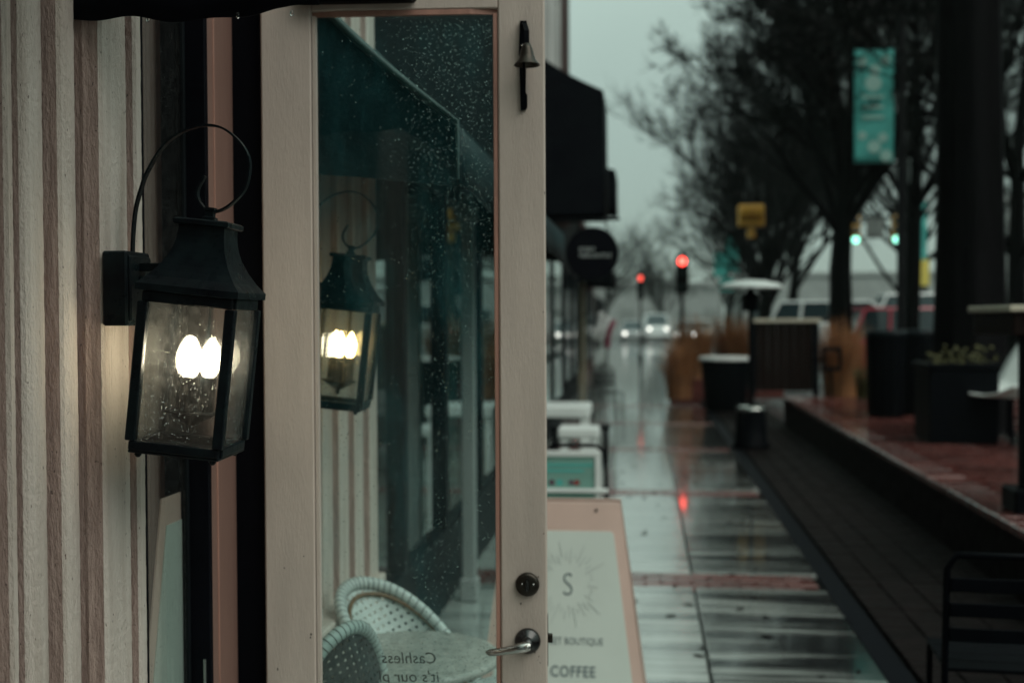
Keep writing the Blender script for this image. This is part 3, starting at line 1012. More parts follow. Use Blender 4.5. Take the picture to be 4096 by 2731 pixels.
# ================================================================== OPEN DOOR
DA = radians(4.0)
DW = 0.722
door = thing('glazed_door', 'open beige painted shop door with one tall rain spotted glass pane', 'door', (-0.968, 2.832, 0.02), DA)
D0, D1 = -0.022, 0.022      # thickness in local y; -y faces the camera
GX0, GX1 = 0.142, 0.592
GZ0, GZ1 = 0.30, 2.452
MB().bbox(0.0, GX0 - 0.012, D0, D1, 0.0, 2.62, 0.004).build('stile', DOORPAINT, door)
MB().bbox(GX1 + 0.012, DW, D0, D1, 0.0, 2.62, 0.004).build('stile', DOORPAINT, door)
MB().bbox(GX0 - 0.0115, GX1 + 0.0115, D0 + 0.001, D1 - 0.001, GZ1 + 0.012, 2.62, 0.003).build('top_rail', DOORPAINT, door)
MB().bbox(GX0 - 0.0115, GX1 + 0.0115, D0 + 0.001, D1 - 0.001, 0.0, GZ0 - 0.012, 0.003).build('bottom_rail', DOORPAINT, door)
for nm, x0, x1, z0, z1, m_ in (('glazing_bead', GX0 - 0.0115, GX0 + 0.001, GZ0, GZ1, DOORPAINT), ('glazing_bead', GX1 - 0.001, GX1 + 0.0115, GZ0, GZ1, BEAD),
                               ('glazing_bead', GX0 - 0.0115, GX1 + 0.0115, GZ1 - 0.001, GZ1 + 0.0115, BEAD), ('glazing_bead', GX0 - 0.0115, GX1 + 0.0115, GZ0 - 0.0115, GZ0 + 0.001, DOORPAINT)):
    MB().prism([(0, 0), (1, 0), (1, 1), (0, 1)], lambda u, v_: (x0 + (x1 - x0) * (0.15 + 0.7 * u), D0 + 0.002, z0 + (z1 - z0) * v_), lambda u, v_: (x0 + (x1 - x0) * u, D0 + 0.014, z0 + (z1 - z0) * v_)).build(nm, m_, door)
pane = MB().box(GX0, GX1, -0.003, 0.003, GZ0, GZ1).build('glass_pane', PANE, door)
rr = random.Random(3)
dr = MB()
cnt = 0
while cnt < 5200:
    u, w = rr.random(), rr.random()
    keep = 0.10 + 0.9 * (max(0, u - 0.35) * max(0, w - 0.45) * 3.2) + 0.25 * (u > 0.5)
    if rr.random() > keep:
        continue
    r_ = rr.choice((0.0006, 0.0008, 0.001, 0.0012, 0.0016)) * rr.uniform(0.8, 1.2)
    dr.dome((GX0 + 0.004 + u * (GX1 - GX0 - 0.008), 0.003, GZ0 + 0.45 + w * (GZ1 - GZ0 - 0.455)), r_, (0, 1, 0), 0.6, 6)
    cnt += 1
tag(dr.build('rain_drops', DROP, pane), kind='stuff')
# lettering on the outside of the glass, read from behind
text('Cashless', 0.041, STICKER, pane, (0.366, 0.0044, 0.800), (pi / 2, 0, pi), shear=0.12, extr=0.0004)
text("it's our pl", 0.041, STICKER, pane, (0.366, 0.0044, 0.752), (pi / 2, 0, pi), shear=0.12, extr=0.0004)
# deadbolt thumb turn
hx = 0.672
tb = MB().lathe([(0.030, D0 - 0.0005), (0.0305, D0 - 0.006), (0.028, D0 - 0.012), (0.022, D0 - 0.014), (0.002, D0 - 0.0142)], (hx, 0, 1.012), 'y', 32).build('deadbolt', BRASS, door)
MB().prism([(-0.0055, -0.013), (0.0055, -0.013), (0.0065, 0.004), (0.004, 0.016), (-0.004, 0.016), (-0.0065, 0.004)], lambda u, v_: (hx + u, D0 - 0.014, 1.012 + v_), lambda u, v_: (hx + u * 0.6, D0 - 0.028, 1.012 + v_ * 0.95)).build('thumb_turn', DARKNICKEL, tb)
MB().lathe([(0.003, D0 - 0.0135), (0.0028, D0 - 0.0155), (0.001, D0 - 0.0162)], (hx + 0.015, 0, 1.014), 'y', 10).lathe([(0.003, D0 - 0.0135), (0.0028, D0 - 0.0155), (0.001, D0 - 0.0162)], (hx - 0.013, 0, 1.014), 'y', 10).build('screw', CHROME, tb)
# lever handle
lh = MB().lathe([(0.0325, D0 - 0.0005), (0.033, D0 - 0.005), (0.029, D0 - 0.012), (0.016, D0 - 0.020), (0.013, D0 - 0.024), (0.0125, D0 - 0.045), (0.002, D0 - 0.046)], (hx, 0, 0.868), 'y', 36).build('lever_rose', DARKNICKEL, door)
lv = MB()
lp = [(hx + 0.006, D0 - 0.050, 0.868), (hx - 0.004, D0 - 0.053, 0.867), (hx - 0.03, D0 - 0.054, 0.861), (hx - 0.07, D0 - 0.050, 0.853), (hx - 0.095, D0 - 0.045, 0.850), (hx - 0.102, D0 - 0.042, 0.8495)]
lv.tube(lp, [0.011, 0.0135, 0.012, 0.0095, 0.0085, 0.004], 12)
lv.build('lever', CHROME, lh)
MB().lathe([(0.006, D0 - 0.060), (0.0065, D0 - 0.0645), (0.003, D0 - 0.067), (0.0005, D0 - 0.0675)], (hx, 0, 0.869), 'y', 14).build('lock_button', CHROME, lh)
MB().bbox(DW - 0.0005, DW + 0.0015, -0.012, 0.012, 0.80, 0.93, 0.0005).build('strike_plate', BRASS, door)
MB().bbox(DW + 0.001, DW + 0.013, -0.007, 0.008, 0.858, 0.880, 0.002).build('latch', BRASS, door)
MB().bbox(0.10, 0.40, D0 - 0.040, D0 - 0.001, 2.478, 2.55, 0.006).build('door_closer', BLACKMETAL, door)
# paint chips and scuffs
ck = MB()
for x, z, s in ((0.70, 1.03, 1.6), (0.655, 0.962, 2.2), (0.690, 0.838, 1.8), (0.700, 0.828, 1.3), (0.703, 0.812, 1.2), (0.714, 1.14, 1.4), (0.05, 1.05, 1.8), (0.10, 1.08, 1.4), (0.117, 0.88, 2.6), (0.116, 0.872, 2.0), (0.03, 0.79, 2.2), (0.72, 2.0, 1.5), (0.715, 1.7, 1.2), (0.697, 0.820, 1.0)):
    n = 7
    v = [(x + cos(2 * pi * k / n) * s * 0.001 * R.uniform(0.6, 1.3), D0 - 0.0004, z + sin(2 * pi * k / n) * s * 0.0014 * R.uniform(0.6, 1.3)) for k in range(n)]
    v2 = [(p[0], D0 + 0.001, p[2]) for p in v]
    ck.add(v + v2, [tuple(range(n))] + [(k, (k + 1) % n, (k + 1) % n + n, k + n) for k in range(n)])
tag(ck.build('paint_chips', BLACKPAINT, door), kind='stuff')

# bell on its bracket
bell = thing('door_bell', 'small dark bell hanging from a bracket at the top of the door', 'bell', (-0.968 + hx * cos(DA) - D0 * -sin(DA), 2.832 + hx * sin(DA) + D0 * cos(DA), 2.448), DA)
MB().prism([(-0.0085, 0.0), (0.0085, 0.0), (0.012, -0.05), (0.0105, -0.085), (-0.0115, -0.085), (-0.0105, -0.05)], lambda u, v_: (u, -0.001, v_), lambda u, v_: (u, -0.012, v_)).build('bracket', BLACKMETAL, bell)
MB().ribbon([(0, -0.012, -0.01), (0.004, -0.035, -0.012), (0.010, -0.052, -0.035), (0.010, -0.055, -0.066)], (1, 0.2, 0), 0.012, 0.002).build('spring_arm', BLACKMETAL, bell)
MB().lathe([(0.003, -0.066), (0.009, -0.068), (0.014, -0.080), (0.0175, -0.095), (0.022, -0.108), (0.031, -0.118), (0.0325, -0.121), (0.030, -0.1205), (0.020, -0.108), (0.012, -0.085), (0.002, -0.072)], (0.010, -0.055, 0), n=28).build('bell_cup', BRASS, bell)
MB().tube([(0.004, -0.055, -0.075), (0.002, -0.052, -0.13), (0.000, -0.03, -0.15)], 0.003, 8).build('clapper', BLACKMETAL, bell)
MB().prism([(-0.009, -0.085), (0.009, -0.085), (0.007, -0.178), (0.011, -0.184), (0.011, -0.214), (0.006, -0.222), (-0.006, -0.222), (-0.007, -0.19)], lambda u, v_: (u - 0.002, -0.001, v_), lambda u, v_: (u - 0.002, -0.008, v_)).build('strap', BLACKMETAL, bell)
MB().lathe([(0.003, -0.012), (0.0038, -0.014), (0.001, -0.016)], (-0.004, 0, -0.062), 'y', 10).lathe([(0.003, -0.03), (0.0038, -0.033), (0.001, -0.035)], (0.013, 0, -0.062), 'y', 10).build('screw', CHROME, bell)

# drops on the sidelight
sd = MB()
for q in range(420):
    r_ = rr.choice((0.0007, 0.0009, 0.0011, 0.0014))
    zz = rr.uniform(0.6, 2.4)
    sd.dome((-1.106, rr.uniform(2.42, 2.63), zz), r_, (1, 0, 0), 0.6, 6)
tag(sd.build('rain_drops', DROP, sl), kind='stuff')

# ================================================================== BISTRO SET BEHIND THE DOOR
tbl = thing('bistro_table', 'small round bistro table with a wet speckled stone top behind the door glass', 'table', (-0.705, 3.36, 0.0))
MB().lathe([(0.001, 0.668), (0.255, 0.668), (0.268, 0.673), (0.271, 0.682), (0.268, 0.692), (0.255, 0.696), (0.001, 0.6965)], n=48).build('tabletop', STONETOP, tbl)
MB().lathe([(0.20, 0.0), (0.20, 0.012), (0.05, 0.03), (0.022, 0.06), (0.022, 0.63), (0.09, 0.66), (0.09, 0.667)], n=24).build('pedestal', BLACKMETAL, tbl)
dr = MB()
for q in range(260):
    a, r0 = rr.uniform(0, 2 * pi), 0.262 * sqrt(rr.random())
    dr.dome((r0 * cos(a), r0 * sin(a), 0.6962), rr.choice((0.0015, 0.002, 0.003)), (0, 0, 1), 0.35, 6)
tag(dr.build('rain_drops', DROP, tbl), kind='stuff')


def make_chair(label, loc, rz, weave=None):
    """bistro chair facing local -y; the back is a curved arch"""
    t = thing('bistro_chair', label, 'chair', loc, rz, 'woven bistro chairs at the small table')
    W, ZS, ZT = 0.215, 0.45, 0.86

    def back(u, h):
        """u in -1..1 across, h in 0..1 up the back; curved around the sitter and leaning"""
        ang = u * 0.95
        return Vector((W * 1.12 * sin(ang), 0.20 - 0.13 * (1 - cos(ang)) * 2.0 + 0.10 * h, ZS + (ZT - ZS) * h))

    def top(u):
        return sqrt(max(0.0, 1 - abs(u) ** 2.6))
    arch = []
    for i in range(41):
        a = pi * i / 40
        u = -cos(a)
        arch.append(back(u, 0.02 + 0.98 * max(0.0, sin(a)) ** 0.75))
    MB().tube(arch, 0.021, 10).build('back_rim', WHITEPLASTIC, t)
    nt = MB()
    for i in range(2, 39):
        for s in (-0.35, 0.35):
            j = min(39, i)
            p, q = arch[j], arch[j + 1]
            c = p.lerp(q, 0.5 + s)
            d = (q - p).normalized()
            if s < 0:
                nt.tube([c - d * 0.0016, c + d * 0.0016], 0.0218, 10, caps=False)
    tag(nt.build('rim_wraps', BLACKWEAVE, t), kind='stuff')
    # weave: strands both ways with small gaps, clipped by the arch
    wv = MB()
    dk = MB()
    NU, NH = 17, 17
    for i in range(NU):
        u = -0.93 + 1.86 * i / (NU - 1)
        hmax = 0.02 + 0.98 * (max(0.0, 1 - u * u)) ** 0.375 - 0.03
        pts = [back(u, 0.03 + (hmax - 0.03) * k / 12) for k in range(13)]
        tang = (back(min(1, u + 0.05), 0.5) - back(max(-1, u - 0.05), 0.5)).normalized()
        wv.ribbon(pts, tang, 0.0165, 0.003)
    for k in range(NH):
        h = 0.05 + 0.90 * k / (NH - 1)
        um = sqrt(max(0.0, 1 - min(1.0, ((h + 0.01) / 1.0)) ** (1 / 0.375)))
        um = min(0.95, um)
        if um < 0.1:
            continue
        pts = [back(-um + 2 * um * j / 16, h) + Vector((0, 0, 0.0)) for j in range(17)]
        wv.ribbon(pts, (0, 0.24, 0.97), 0.0155, 0.005)
    tag(wv.build('back_weave', weave or WHITEPLASTIC, t), kind='stuff')
    # inner cane hoop
    hoop = []
    for i in range(31):
        a = pi * i / 30
        u = -cos(a) * 0.90
        hoop.append(back(u, 0.02 + 0.89 * max(0.0, sin(a)) ** 0.75) + Vector((0, -0.012, 0)))
    MB().tube(hoop, 0.007, 8).build('cane_hoop', RATTAN, t)
    MB().lathe([(0.001, 0.435), (0.19, 0.435), (0.205, 0.443), (0.205, 0.455), (0.19, 0.463), (0.001, 0.462)], n=32).build('seat', WHITEPLASTIC, t)
    for sx in (-1, 1):
        MB().tube([(sx * 0.15, -0.15, 0.44), (sx * 0.17, -0.17, 0.0)], 0.013, 8).build('leg', RATTAN, t)
        bp = back(sx * 0.93, 0.25)
        MB().tube([tuple(bp), (sx * 0.165, 0.13, 0.44), (sx * 0.18, 0.20, 0.0)], 0.013, 8).build('leg', RATTAN, t)
    return t


def tip(o, rz, tilt, sc_):
    o.rotation_euler = (Matrix.Rotation(tilt, 3, 'Y') @ Matrix.Rotation(rz, 3, 'Z')).to_euler()
    o.scale = sc_ if hasattr(sc_, '__len__') else (sc_, sc_, sc_)


tip(make_chair('white woven bistro chair tipped against the far side of the round table', (-0.36, 3.50, 0.04), 0), radians(55), radians(-24), (0.84, 1.0, 1.12))
tip(make_chair('dark woven chair with a white rim tipped against the near side of the round table', (-0.70, 3.12, 0.03), 0, BLACKWEAVE), radians(238), radians(-24), 0.94)

# ================================================================== SANDWICH BOARDS
sign = thing('sandwich_board', 'white sandwich board with pink border reading COFFEE beside the open door', 'sign', (-0.342, 4.84, 0.0))
TL = radians(10)


def lean_pt(u, v_, d=0.0):
    """front board: u across, v up the board, d out of its face towards the camera"""
    return (u, -0.20 + v_ * sin(TL) - d * cos(TL), 0.03 + v_ * cos(TL) + d * sin(TL) * 0)


def board(outline, d0, d1):
    return MB().prism(outline, lambda u, v_: lean_pt(u, v_, d1), lambda u, v_: lean_pt(u, v_, d0))


BW0, BW1, BH = 0.355, 0.240, 0.915


def half(v_):
    return BW0 + (BW1 - BW0) * v_ / BH


board([(-BW0, 0), (BW0, 0), (BW1, BH - 0.012), (BW1 - 0.012, BH), (-BW1 + 0.012, BH), (-BW1, BH - 0.012)], 0.0, 0.018).build('front_board', SIGNPINK, sign)
lo_, hi_ = 0.06, BH - 0.118
ou = [(-half(lo_) + 0.042, lo_), (half(lo_) - 0.042, lo_), (half(hi_) - 0.042, hi_ - 0.012), (half(hi_) - 0.054, hi_), (-half(hi_) + 0.054, hi_), (-half(hi_) + 0.042, hi_ - 0.012)]
board(ou, 0.0185, 0.0215).build('poster', SIGNWHITE, sign)
back_b = MB().prism([(-BW0, 0), (BW0, 0), (BW1, BH), (-BW1, BH)], lambda u, v_: (u, 0.20 - v_ * sin(TL), 0.03 + v_ * cos(TL)), lambda u, v_: (u, 0.218 - v_ * sin(TL), 0.03 + v_ * cos(TL))).build('back_board', SIGNPINK, sign)
rotb = (pi / 2 - TL, 0, 0)
cu_v = 0.580
text('S', 0.135, SIGNINK, sign, lean_pt(0.022, cu_v - 0.047, 0.0225), rotb, 'monogram', scale=(0.8, 1, 1), bold=-0.002)
ray = MB()
for k in range(40):
    a = 2 * pi * k / 40 + 0.06
    r0 = 0.085 + 0.012 * ((k * 7) % 3)
    r1 = (0.125, 0.150, 0.135, 0.178)[k % 4] * (1.0 if abs(sin(a)) > 0.5 else 0.72)
    d = (cos(a), sin(a))
    nn = (-d[1] * 0.0014, d[0] * 0.0014)
    q = [(0.022 + d[0] * r0 + nn[0], cu_v + d[1] * r0 + nn[1]), (0.022 + d[0] * r1 + nn[0] * .4, cu_v + d[1] * r1 + nn[1] * .4), (0.022 + d[0] * r1 - nn[0] * .4, cu_v + d[1] * r1 - nn[1] * .4), (0.022 + d[0] * r0 - nn[0], cu_v + d[1] * r0 - nn[1])]
    ray.prism(q, lambda u, v_: lean_pt(u, v_, 0.0235), lambda u, v_: lean_pt(u, v_, 0.022))
ray.build('sunburst', SIGNPALE, sign)
text('SWEET BOUTIQUE', 0.040, SIGNINK, sign, lean_pt(0.035, 0.335, 0.0225), rotb, scale=(0.78, 1, 1), space=1.05)
text('COFFEE', 0.062, SIGNINK, sign, lean_pt(0.045, 0.206, 0.0225), rotb, bold=0.0012, space=1.12, scale=(0.8, 1, 1))
MB().cyl(lean_pt(-0.14, BH - 0.03, 0.02), lean_pt(-0.14, BH - 0.03, 0.024), 0.006, n=10).cyl(lean_pt(0.14, BH - 0.03, 0.02), lean_pt(0.14, BH - 0.03, 0.024), 0.006, n=10).build('bolt', BRASS, sign)

sg2 = thing('sandwich_board', 'white framed sandwich board with a sea green poster behind the pink bordered one', 'sign', (-0.47, 7.0, 0.0))
fr = MB()
fr.bbox(-0.27, 0.20, -0.03, 0.0, 0.86, 0.895, 0.004)
for s in (-0.27, 0.165):
    fr.bbox(s, s + 0.035, -0.03, 0.0, 0.02, 0.858, 0.004)
fr.bbox(-0.32, 0.245, -0.05, 0.0, 0.640, 0.664, 0.004)
fr.build('frame', WHITEMETAL, sg2)
MB().box(-0.235, 0.165, -0.018, -0.010, 0.666, 0.858).build('poster', SEAFOAM, sg2)
MB().box(-0.235, 0.165, -0.018, -0.010, 0.10, 0.638).build('poster', SEAFOAM, sg2)
MB().box(-0.235, 0.155, -0.0205, -0.0185, 0.800, 0.815).box(-0.2, 0.10, -0.0205, -0.0185, 0.765, 0.780).build('print', TEAL, sg2)
RED_PRINT = mat('dark red print', (0.25, 0.02, 0.02), 0.6)
PLUM = mat('plum print', (0.09, 0.03, 0.06), 0.6)
for x, s, m_ in ((-0.10, 1.0, PLUM), (-0.05, 1.1, TEAL), (0.02, 0.9, PLUM), (0.055, 1.0, RED_PRINT)):
    MB().lathe([(0.018 * s, -0.0205), (0.018 * s, -0.0185)], (x, 0, 0.70), 'y', 12).build('painted_leaf', m_, sg2)
MB().tube([(-0.12, 0.03, 0.90), (-0.10, 0.03, 0.925), (0.17, 0.03, 0.925), (0.22, 0.03, 0.89), (0.235, 0.03, 0.72), (0.24, 0.06, 0.02)], 0.012, 8).build('back_frame', BLACKMETAL, sg2)

# white cafe furniture in front of the dark shopfront
WT = [(-0.80, 10.4, 0.93, 0.62, 'white square cafe table against the dark shopfront'), (-0.55, 9.6, 0.80, 0.34, 'small white stool in front of the white cafe table')]
for x, y, z, w, lab in WT:
    t = thing('cafe_table' if w > 0.5 else 'stool', lab, 'table' if w > 0.5 else 'stool', (x, y, 0))
    MB().bbox(-w / 2, w / 2, -w / 2, w / 2, z - (0.10 if w > .5 else 0.08), z, 0.012).build('top', WHITEMETAL, t)
    for sx in (-1, 1):
        for sy in (-1, 1):
            MB().bbox(sx * (w / 2 - 0.05) - 0.03, sx * (w / 2 - 0.05) + 0.03, sy * (w / 2 - 0.05) - 0.03, sy * (w / 2 - 0.05) + 0.03, 0, z - 0.101, 0.004).build('leg', WHITEMETAL, t)
bn = thing('bench', 'low black bench beside the left shopfronts', 'bench', (-0.75, 13.4, 0))
for k in range(4):
    MB().bbox(-0.35, 0.35, -0.2 + k * 0.11, -0.11 + k * 0.11, 0.42, 0.46, 0.005).build('slat', BLACKMETAL, bn)
for sx in (-0.3, 0.3):
    MB().bbox(sx - 0.025, sx + 0.025, -0.2, 0.2, 0, 0.418, 0.004).build('leg', BLACKMETAL, bn)

# hanging round sign
rs = thing('round_hanging_sign', 'round black hanging shop sign with two pale lines of lettering', 'sign', (-0.45, 10.0, 2.28))
MB().lathe([(0.225, -0.018), (0.232, -0.012), (0.232, 0.012), (0.225, 0.018)], axis='y', n=40).build('disc', BLACKPAINT, rs)
text('PORT', 0.055, SIGNPALE, rs, (-0.115, -0.0195, 0.015), (pi / 2, 0, 0), align='LEFT')
text('MERCANTILE', 0.048, SIGNPALE, rs, (-0.115, -0.0195, -0.035), (pi / 2, 0, 0), align='LEFT')
MB().tube([(-0.80, 0, 0.30), (0.24, 0, 0.30)], 0.014, 8).build('bracket', BLACKMETAL, rs)
for sx in (-0.12, 0.12):
    MB().tube([(sx, 0, 0.19), (sx, 0, 0.30)], 0.006, 6).build('hanger', BLACKMETAL, rs)

# striped flag and dark chair further on
fl = thing('flag', 'white and dark red flag hanging over the left pavement', 'flag', (-0.92, 22.0, 1.1))
FLAGW = mat('flag white', (0.55, 0.56, 0.55), 0.7)
FLAGR = mat('flag dark red', (0.20, 0.03, 0.06), 0.7)
for k, m_ in enumerate((FLAGW, FLAGW, FLAGR)):
    v = []
    for i in range(9):
        s = i / 8
        for e in (0, 1):
            v.append((0.04 + (k + e) * 0.11 - 0.12 * s + 0.02 * sin(s * 5 + k), 0.05 * sin(s * 6 + k + e), 0.75 - 0.55 * s - 0.08 * k))
    o = MB().add(v, [(2 * i, 2 * i + 1, 2 * i + 3, 2 * i + 2) for i in range(8)], True).build('stripe', m_, fl)
    md = o.modifiers.new('thick', 'SOLIDIFY')
    md.thickness = 0.004
MB().tube([(-0.62, 0, 0.55), (0.06, 0, 0.80)], 0.012, 6).build('staff', BLACKMETAL, fl)


def metal_chair(label, loc, rz, group=None):
    t = thing('metal_chair', label, 'chair', loc, rz, group)
    MB().tube([(-0.2, 0.2, 0.0), (-0.2, 0.19, 0.45), (-0.2, 0.23, 0.82), (-0.17, 0.24, 0.87), (0.17, 0.24, 0.87), (0.2, 0.23, 0.82), (0.2, 0.19, 0.45), (0.2, 0.2, 0.0)], 0.013, 8).build('back_frame', BLACKMETAL, t)
    for k in range(3):
        MB().bbox(-0.19, 0.19, 0.212 + 0.009 * k, 0.222 + 0.009 * k, 0.56 + k * 0.09, 0.61 + k * 0.09, 0.003).build('back_slat', BLACKMETAL, t)
    for k in range(4):
        MB().bbox(-0.2, 0.2, -0.2 + k * 0.1, -0.11 + k * 0.1, 0.445, 0.46, 0.003).build('seat_slat', BLACKMETAL, t)
    for sx in (-0.19, 0.19):
        MB().tube([(sx, -0.17, 0.444), (sx, -0.2, 0.0)], 0.012, 8).build('leg', BLACKMETAL, t)
    return t


metal_chair('dark metal chair standing on the left edge of the far pavement', (-0.62, 19.6, 0), 0.4)
metal_chair('black metal chair in the dark lower right corner', (1.27, 4.35, 0), radians(176))

# ================================================================== RIGHT SIDE: TERRACE FURNITURE


def planter(label, loc, w, d, h, m, cat='planter', group=None):
    t = thing('planter', label, cat, loc, group=group)
    MB().bbox(-w / 2, w / 2, -d / 2, d / 2, 0, h - 0.061, 0.012).build('body', m, t)
    rim = MB()
    rim.bbox(-w / 2 - 0.02, w / 2 + 0.02, -d / 2 - 0.02, -d / 2 + 0.05, h - 0.06, h, 0.01)
    rim.bbox(-w / 2 - 0.02, w / 2 + 0.02, d / 2 - 0.05, d / 2 + 0.02, h - 0.06, h, 0.01)
    rim.bbox(-w / 2 - 0.02, -w / 2 + 0.05, -d / 2 + 0.052, d / 2 - 0.052, h - 0.06, h, 0.01)
    rim.bbox(w / 2 - 0.05, w / 2 + 0.02, -d / 2 + 0.052, d / 2 - 0.052, h - 0.06, h, 0.01)
    rim.build('rim', m, t)
    MB().box(-w / 2 + 0.04, w / 2 - 0.04, -d / 2 + 0.04, d / 2 - 0.04, h - 0.06, h - 0.03).build('soil', SOIL, t)
    return t


def grass_clump(label, loc, n, hgt, spread, m, seed, group=None, w=0.012):
    q = random.Random(seed)
    mb = MB()
    for i in range(n):
        a = q.uniform(0, 2 * pi)
        r0 = 0.42 * spread * sqrt(q.random())
        L = hgt * q.uniform(0.55, 1.05)
        out = spread * q.uniform(0.1, 0.75)
        pts = []
        for k in range(6):
            s = k / 5
            rr_ = r0 + out * s ** 2.0
            pts.append(Vector((cos(a) * rr_, sin(a) * rr_, L * (s - 0.28 * s ** 3 * (out / spread)))))
        side = Vector((-sin(a), cos(a), 0))
        v = []
        for k, p in enumerate(pts):
            ww = w * (1 - 0.85 * k / 5)
            v += [p + side * ww, p - side * ww]
        mb.add(v, [(2 * k, 2 * k + 1, 2 * k + 3, 2 * k + 2) for k in range(5)], True)
    o = mb.build('ornamental_grass', m)
    o.location = loc
    return tag(o, label, 'grass', group, 'thing')


def trash_bin(label, loc, r, h):
    t = thing('litter_bin', label, 'bin', loc, group='black litter bins on the terrace')
    MB().lathe([(r * 0.86, 0.0), (r * 0.9, 0.02), (r, h - 0.10), (r, h - 0.08)], n=28).build('body', BLACKMETAL, t)
    MB().lathe([(r * 1.04, h - 0.079), (r * 1.06, h - 0.05), (r * 1.04, h - 0.012), (r * 0.9, h), (r * 0.5, h - 0.002), (r * 0.45, h - 0.04)], n=28).build('rim', IRON, t)
    for k in range(14):
        a = 2 * pi * k / 14
        MB().tube([(r * 0.91 * cos(a), r * 0.91 * sin(a), 0.03), (r * 1.012 * cos(a), r * 1.012 * sin(a), h - 0.09)], 0.012, 6).build('rib', BLACKMETAL, t)
    return t


trash_bin('black litter bin standing left of the big tree trunk', (3.05, 14.9, T_Z), 0.24, 1.10)
trash_bin('black litter bin pressed between its neighbour and the big tree trunk', (3.52, 15.25, T_Z), 0.24, 1.10)
planter('low black planter with yellow flowers at the foot of the big tree', (3.14, 12.0, T_Z), 0.66, 0.66, 0.80, BLACKMETAL)
# flowers in that planter
fw = MB()
q = random.Random(8)
for i in range(110):
    c = Vector((3.18 + q.uniform(-0.31, 0.31), 12.0 + q.uniform(-0.28, 0.28), T_Z + 0.77 + q.random() ** 2 * 0.20))
    a = Vector((q.uniform(-1, 1), q.uniform(-1, 1), q.uniform(-.3, 1))).normalized() * 0.04
    b = a.orthogonal().normalized() * 0.02
    fw.add([c - b, c + a, c + b, c - a * 0.6], [(0, 1, 2, 3)])
tag(fw.build('flowers', GRASSYEL), 'yellow green bedding plants in the low black planter', 'plants', kind='stuff')

# white moulded garden seat by the planter
ws = thing('lounge_seat', 'white moulded seat beside the low planter on the terrace', 'seat', (3.60, 11.75, T_Z + 0.02), radians(-60))
ws.scale = (1.15, 1.15, 1.15)
v, f = [], []
nu, nv = 10, 12
for j in range(nv + 1):
    t_ = j / nv
    for i in range(nu + 1):
        u = -1 + 2 * i / nu
        if t_ < 0.5:
            s = t_ / 0.5
            p = (u * 0.36, -0.35 + 0.55 * s, 0.42 + 0.10 * u * u - 0.04 * s)
        else:
            s = (t_ - 0.5) / 0.5
            p = (u * 0.36 * (1 - 0.25 * s ** 3), 0.20 + 0.28 * s, 0.38 + 0.55 * s + 0.10 * u * u * (1 - s))
        v.append(p)
for j in range(nv):
    for i in range(nu):
        a = j * (nu + 1) + i
        f.append((a, a + 1, a + nu + 2, a + nu + 1))
o = MB().add(v, f, True).build('shell', WHITEMETAL, ws)
md = o.modifiers.new('thick', 'SOLIDIFY')
md.thickness = 0.02
for sx, sy in ((-0.25, -0.25), (0.25, -0.25), (-0.25, 0.25), (0.25, 0.25)):
    MB().tube([(sx, sy, 0.40), (sx * 1.1, sy * 1.1, 0)], 0.015, 8).build('leg', BLACKMETAL, ws)

# bench on the terrace
tb_ = thing('terrace_bench', 'slatted bench on the right of the brick terrace', 'bench', (4.55, 10.4, T_Z), 0.05)
for k in range(4):
    MB().bbox(-0.75, 0.75, -0.22 + k * 0.115, -0.12 + k * 0.115, 0.44, 0.475, 0.005).build('slat', POLEGREY, tb_)
for sx in (-0.65, 0.65):
    MB().bbox(sx - 0.03, sx + 0.03, -0.2, 0.22, 0, 0.438, 0.005).build('leg', BLACKMETAL, tb_)


# wooden partitions with cream cap rails
def partition(label, x0, x1, y, z1, posts, name='wood_partition'):
    t = thing(name, label, 'partition', ((x0 + x1) / 2, y, T_Z), group='wooden terrace partitions with cream cap rails')
    w = (x1 - x0) / 2
    k = 0
    x = -w
    while x < w - 0.01:
        MB().bbox(x + 0.003, min(x + 0.137, w), -0.025, 0.025, 0.08, z1 - T_Z - 0.062, 0.004).build('board', WOODDARK, t)
        x += 0.14
    MB().bbox(-w - 0.04, w + 0.04, -0.09, 0.09, z1 - T_Z - 0.06, z1 - T_Z, 0.006).build('cap_rail', CAPCREAM, t)
    for p in posts:
        MB().bbox(p - 0.05, p + 0.05, -0.05, 0.05, 0.0, z1 - T_Z - 0.062, 0.004).build('post', BLACKPAINT, t)
    return t


partition('brown board partition with cream cap rail at the far end of the terrace', 1.72, 2.80, 18.9, 1.70, (-0.5, 0.5))
# near right: a cream topped counter on a thick post
kt = thing('counter', 'cream topped wooden counter on a dark post cut by the right edge', 'counter', (2.50, 7.65, T_Z))
MB().bbox(-0.30, 0.9, -0.45, 0.45, 1.285, 1.325, 0.006).build('top', CAPCREAM, kt)
MB().bbox(-0.27, 0.87, -0.42, 0.42, 1.14, 1.284, 0.006).build('apron', WOODDARK, kt)
MB().bbox(-0.09, 0.05, -0.07, 0.07, 0.16, 1.138, 0.006).build('post', BLACKPAINT, kt)
MB().bbox(-0.17, 0.13, -0.15, 0.15, 0.0, 0.158, 0.012).build('post_base', BLACKMETAL, kt)

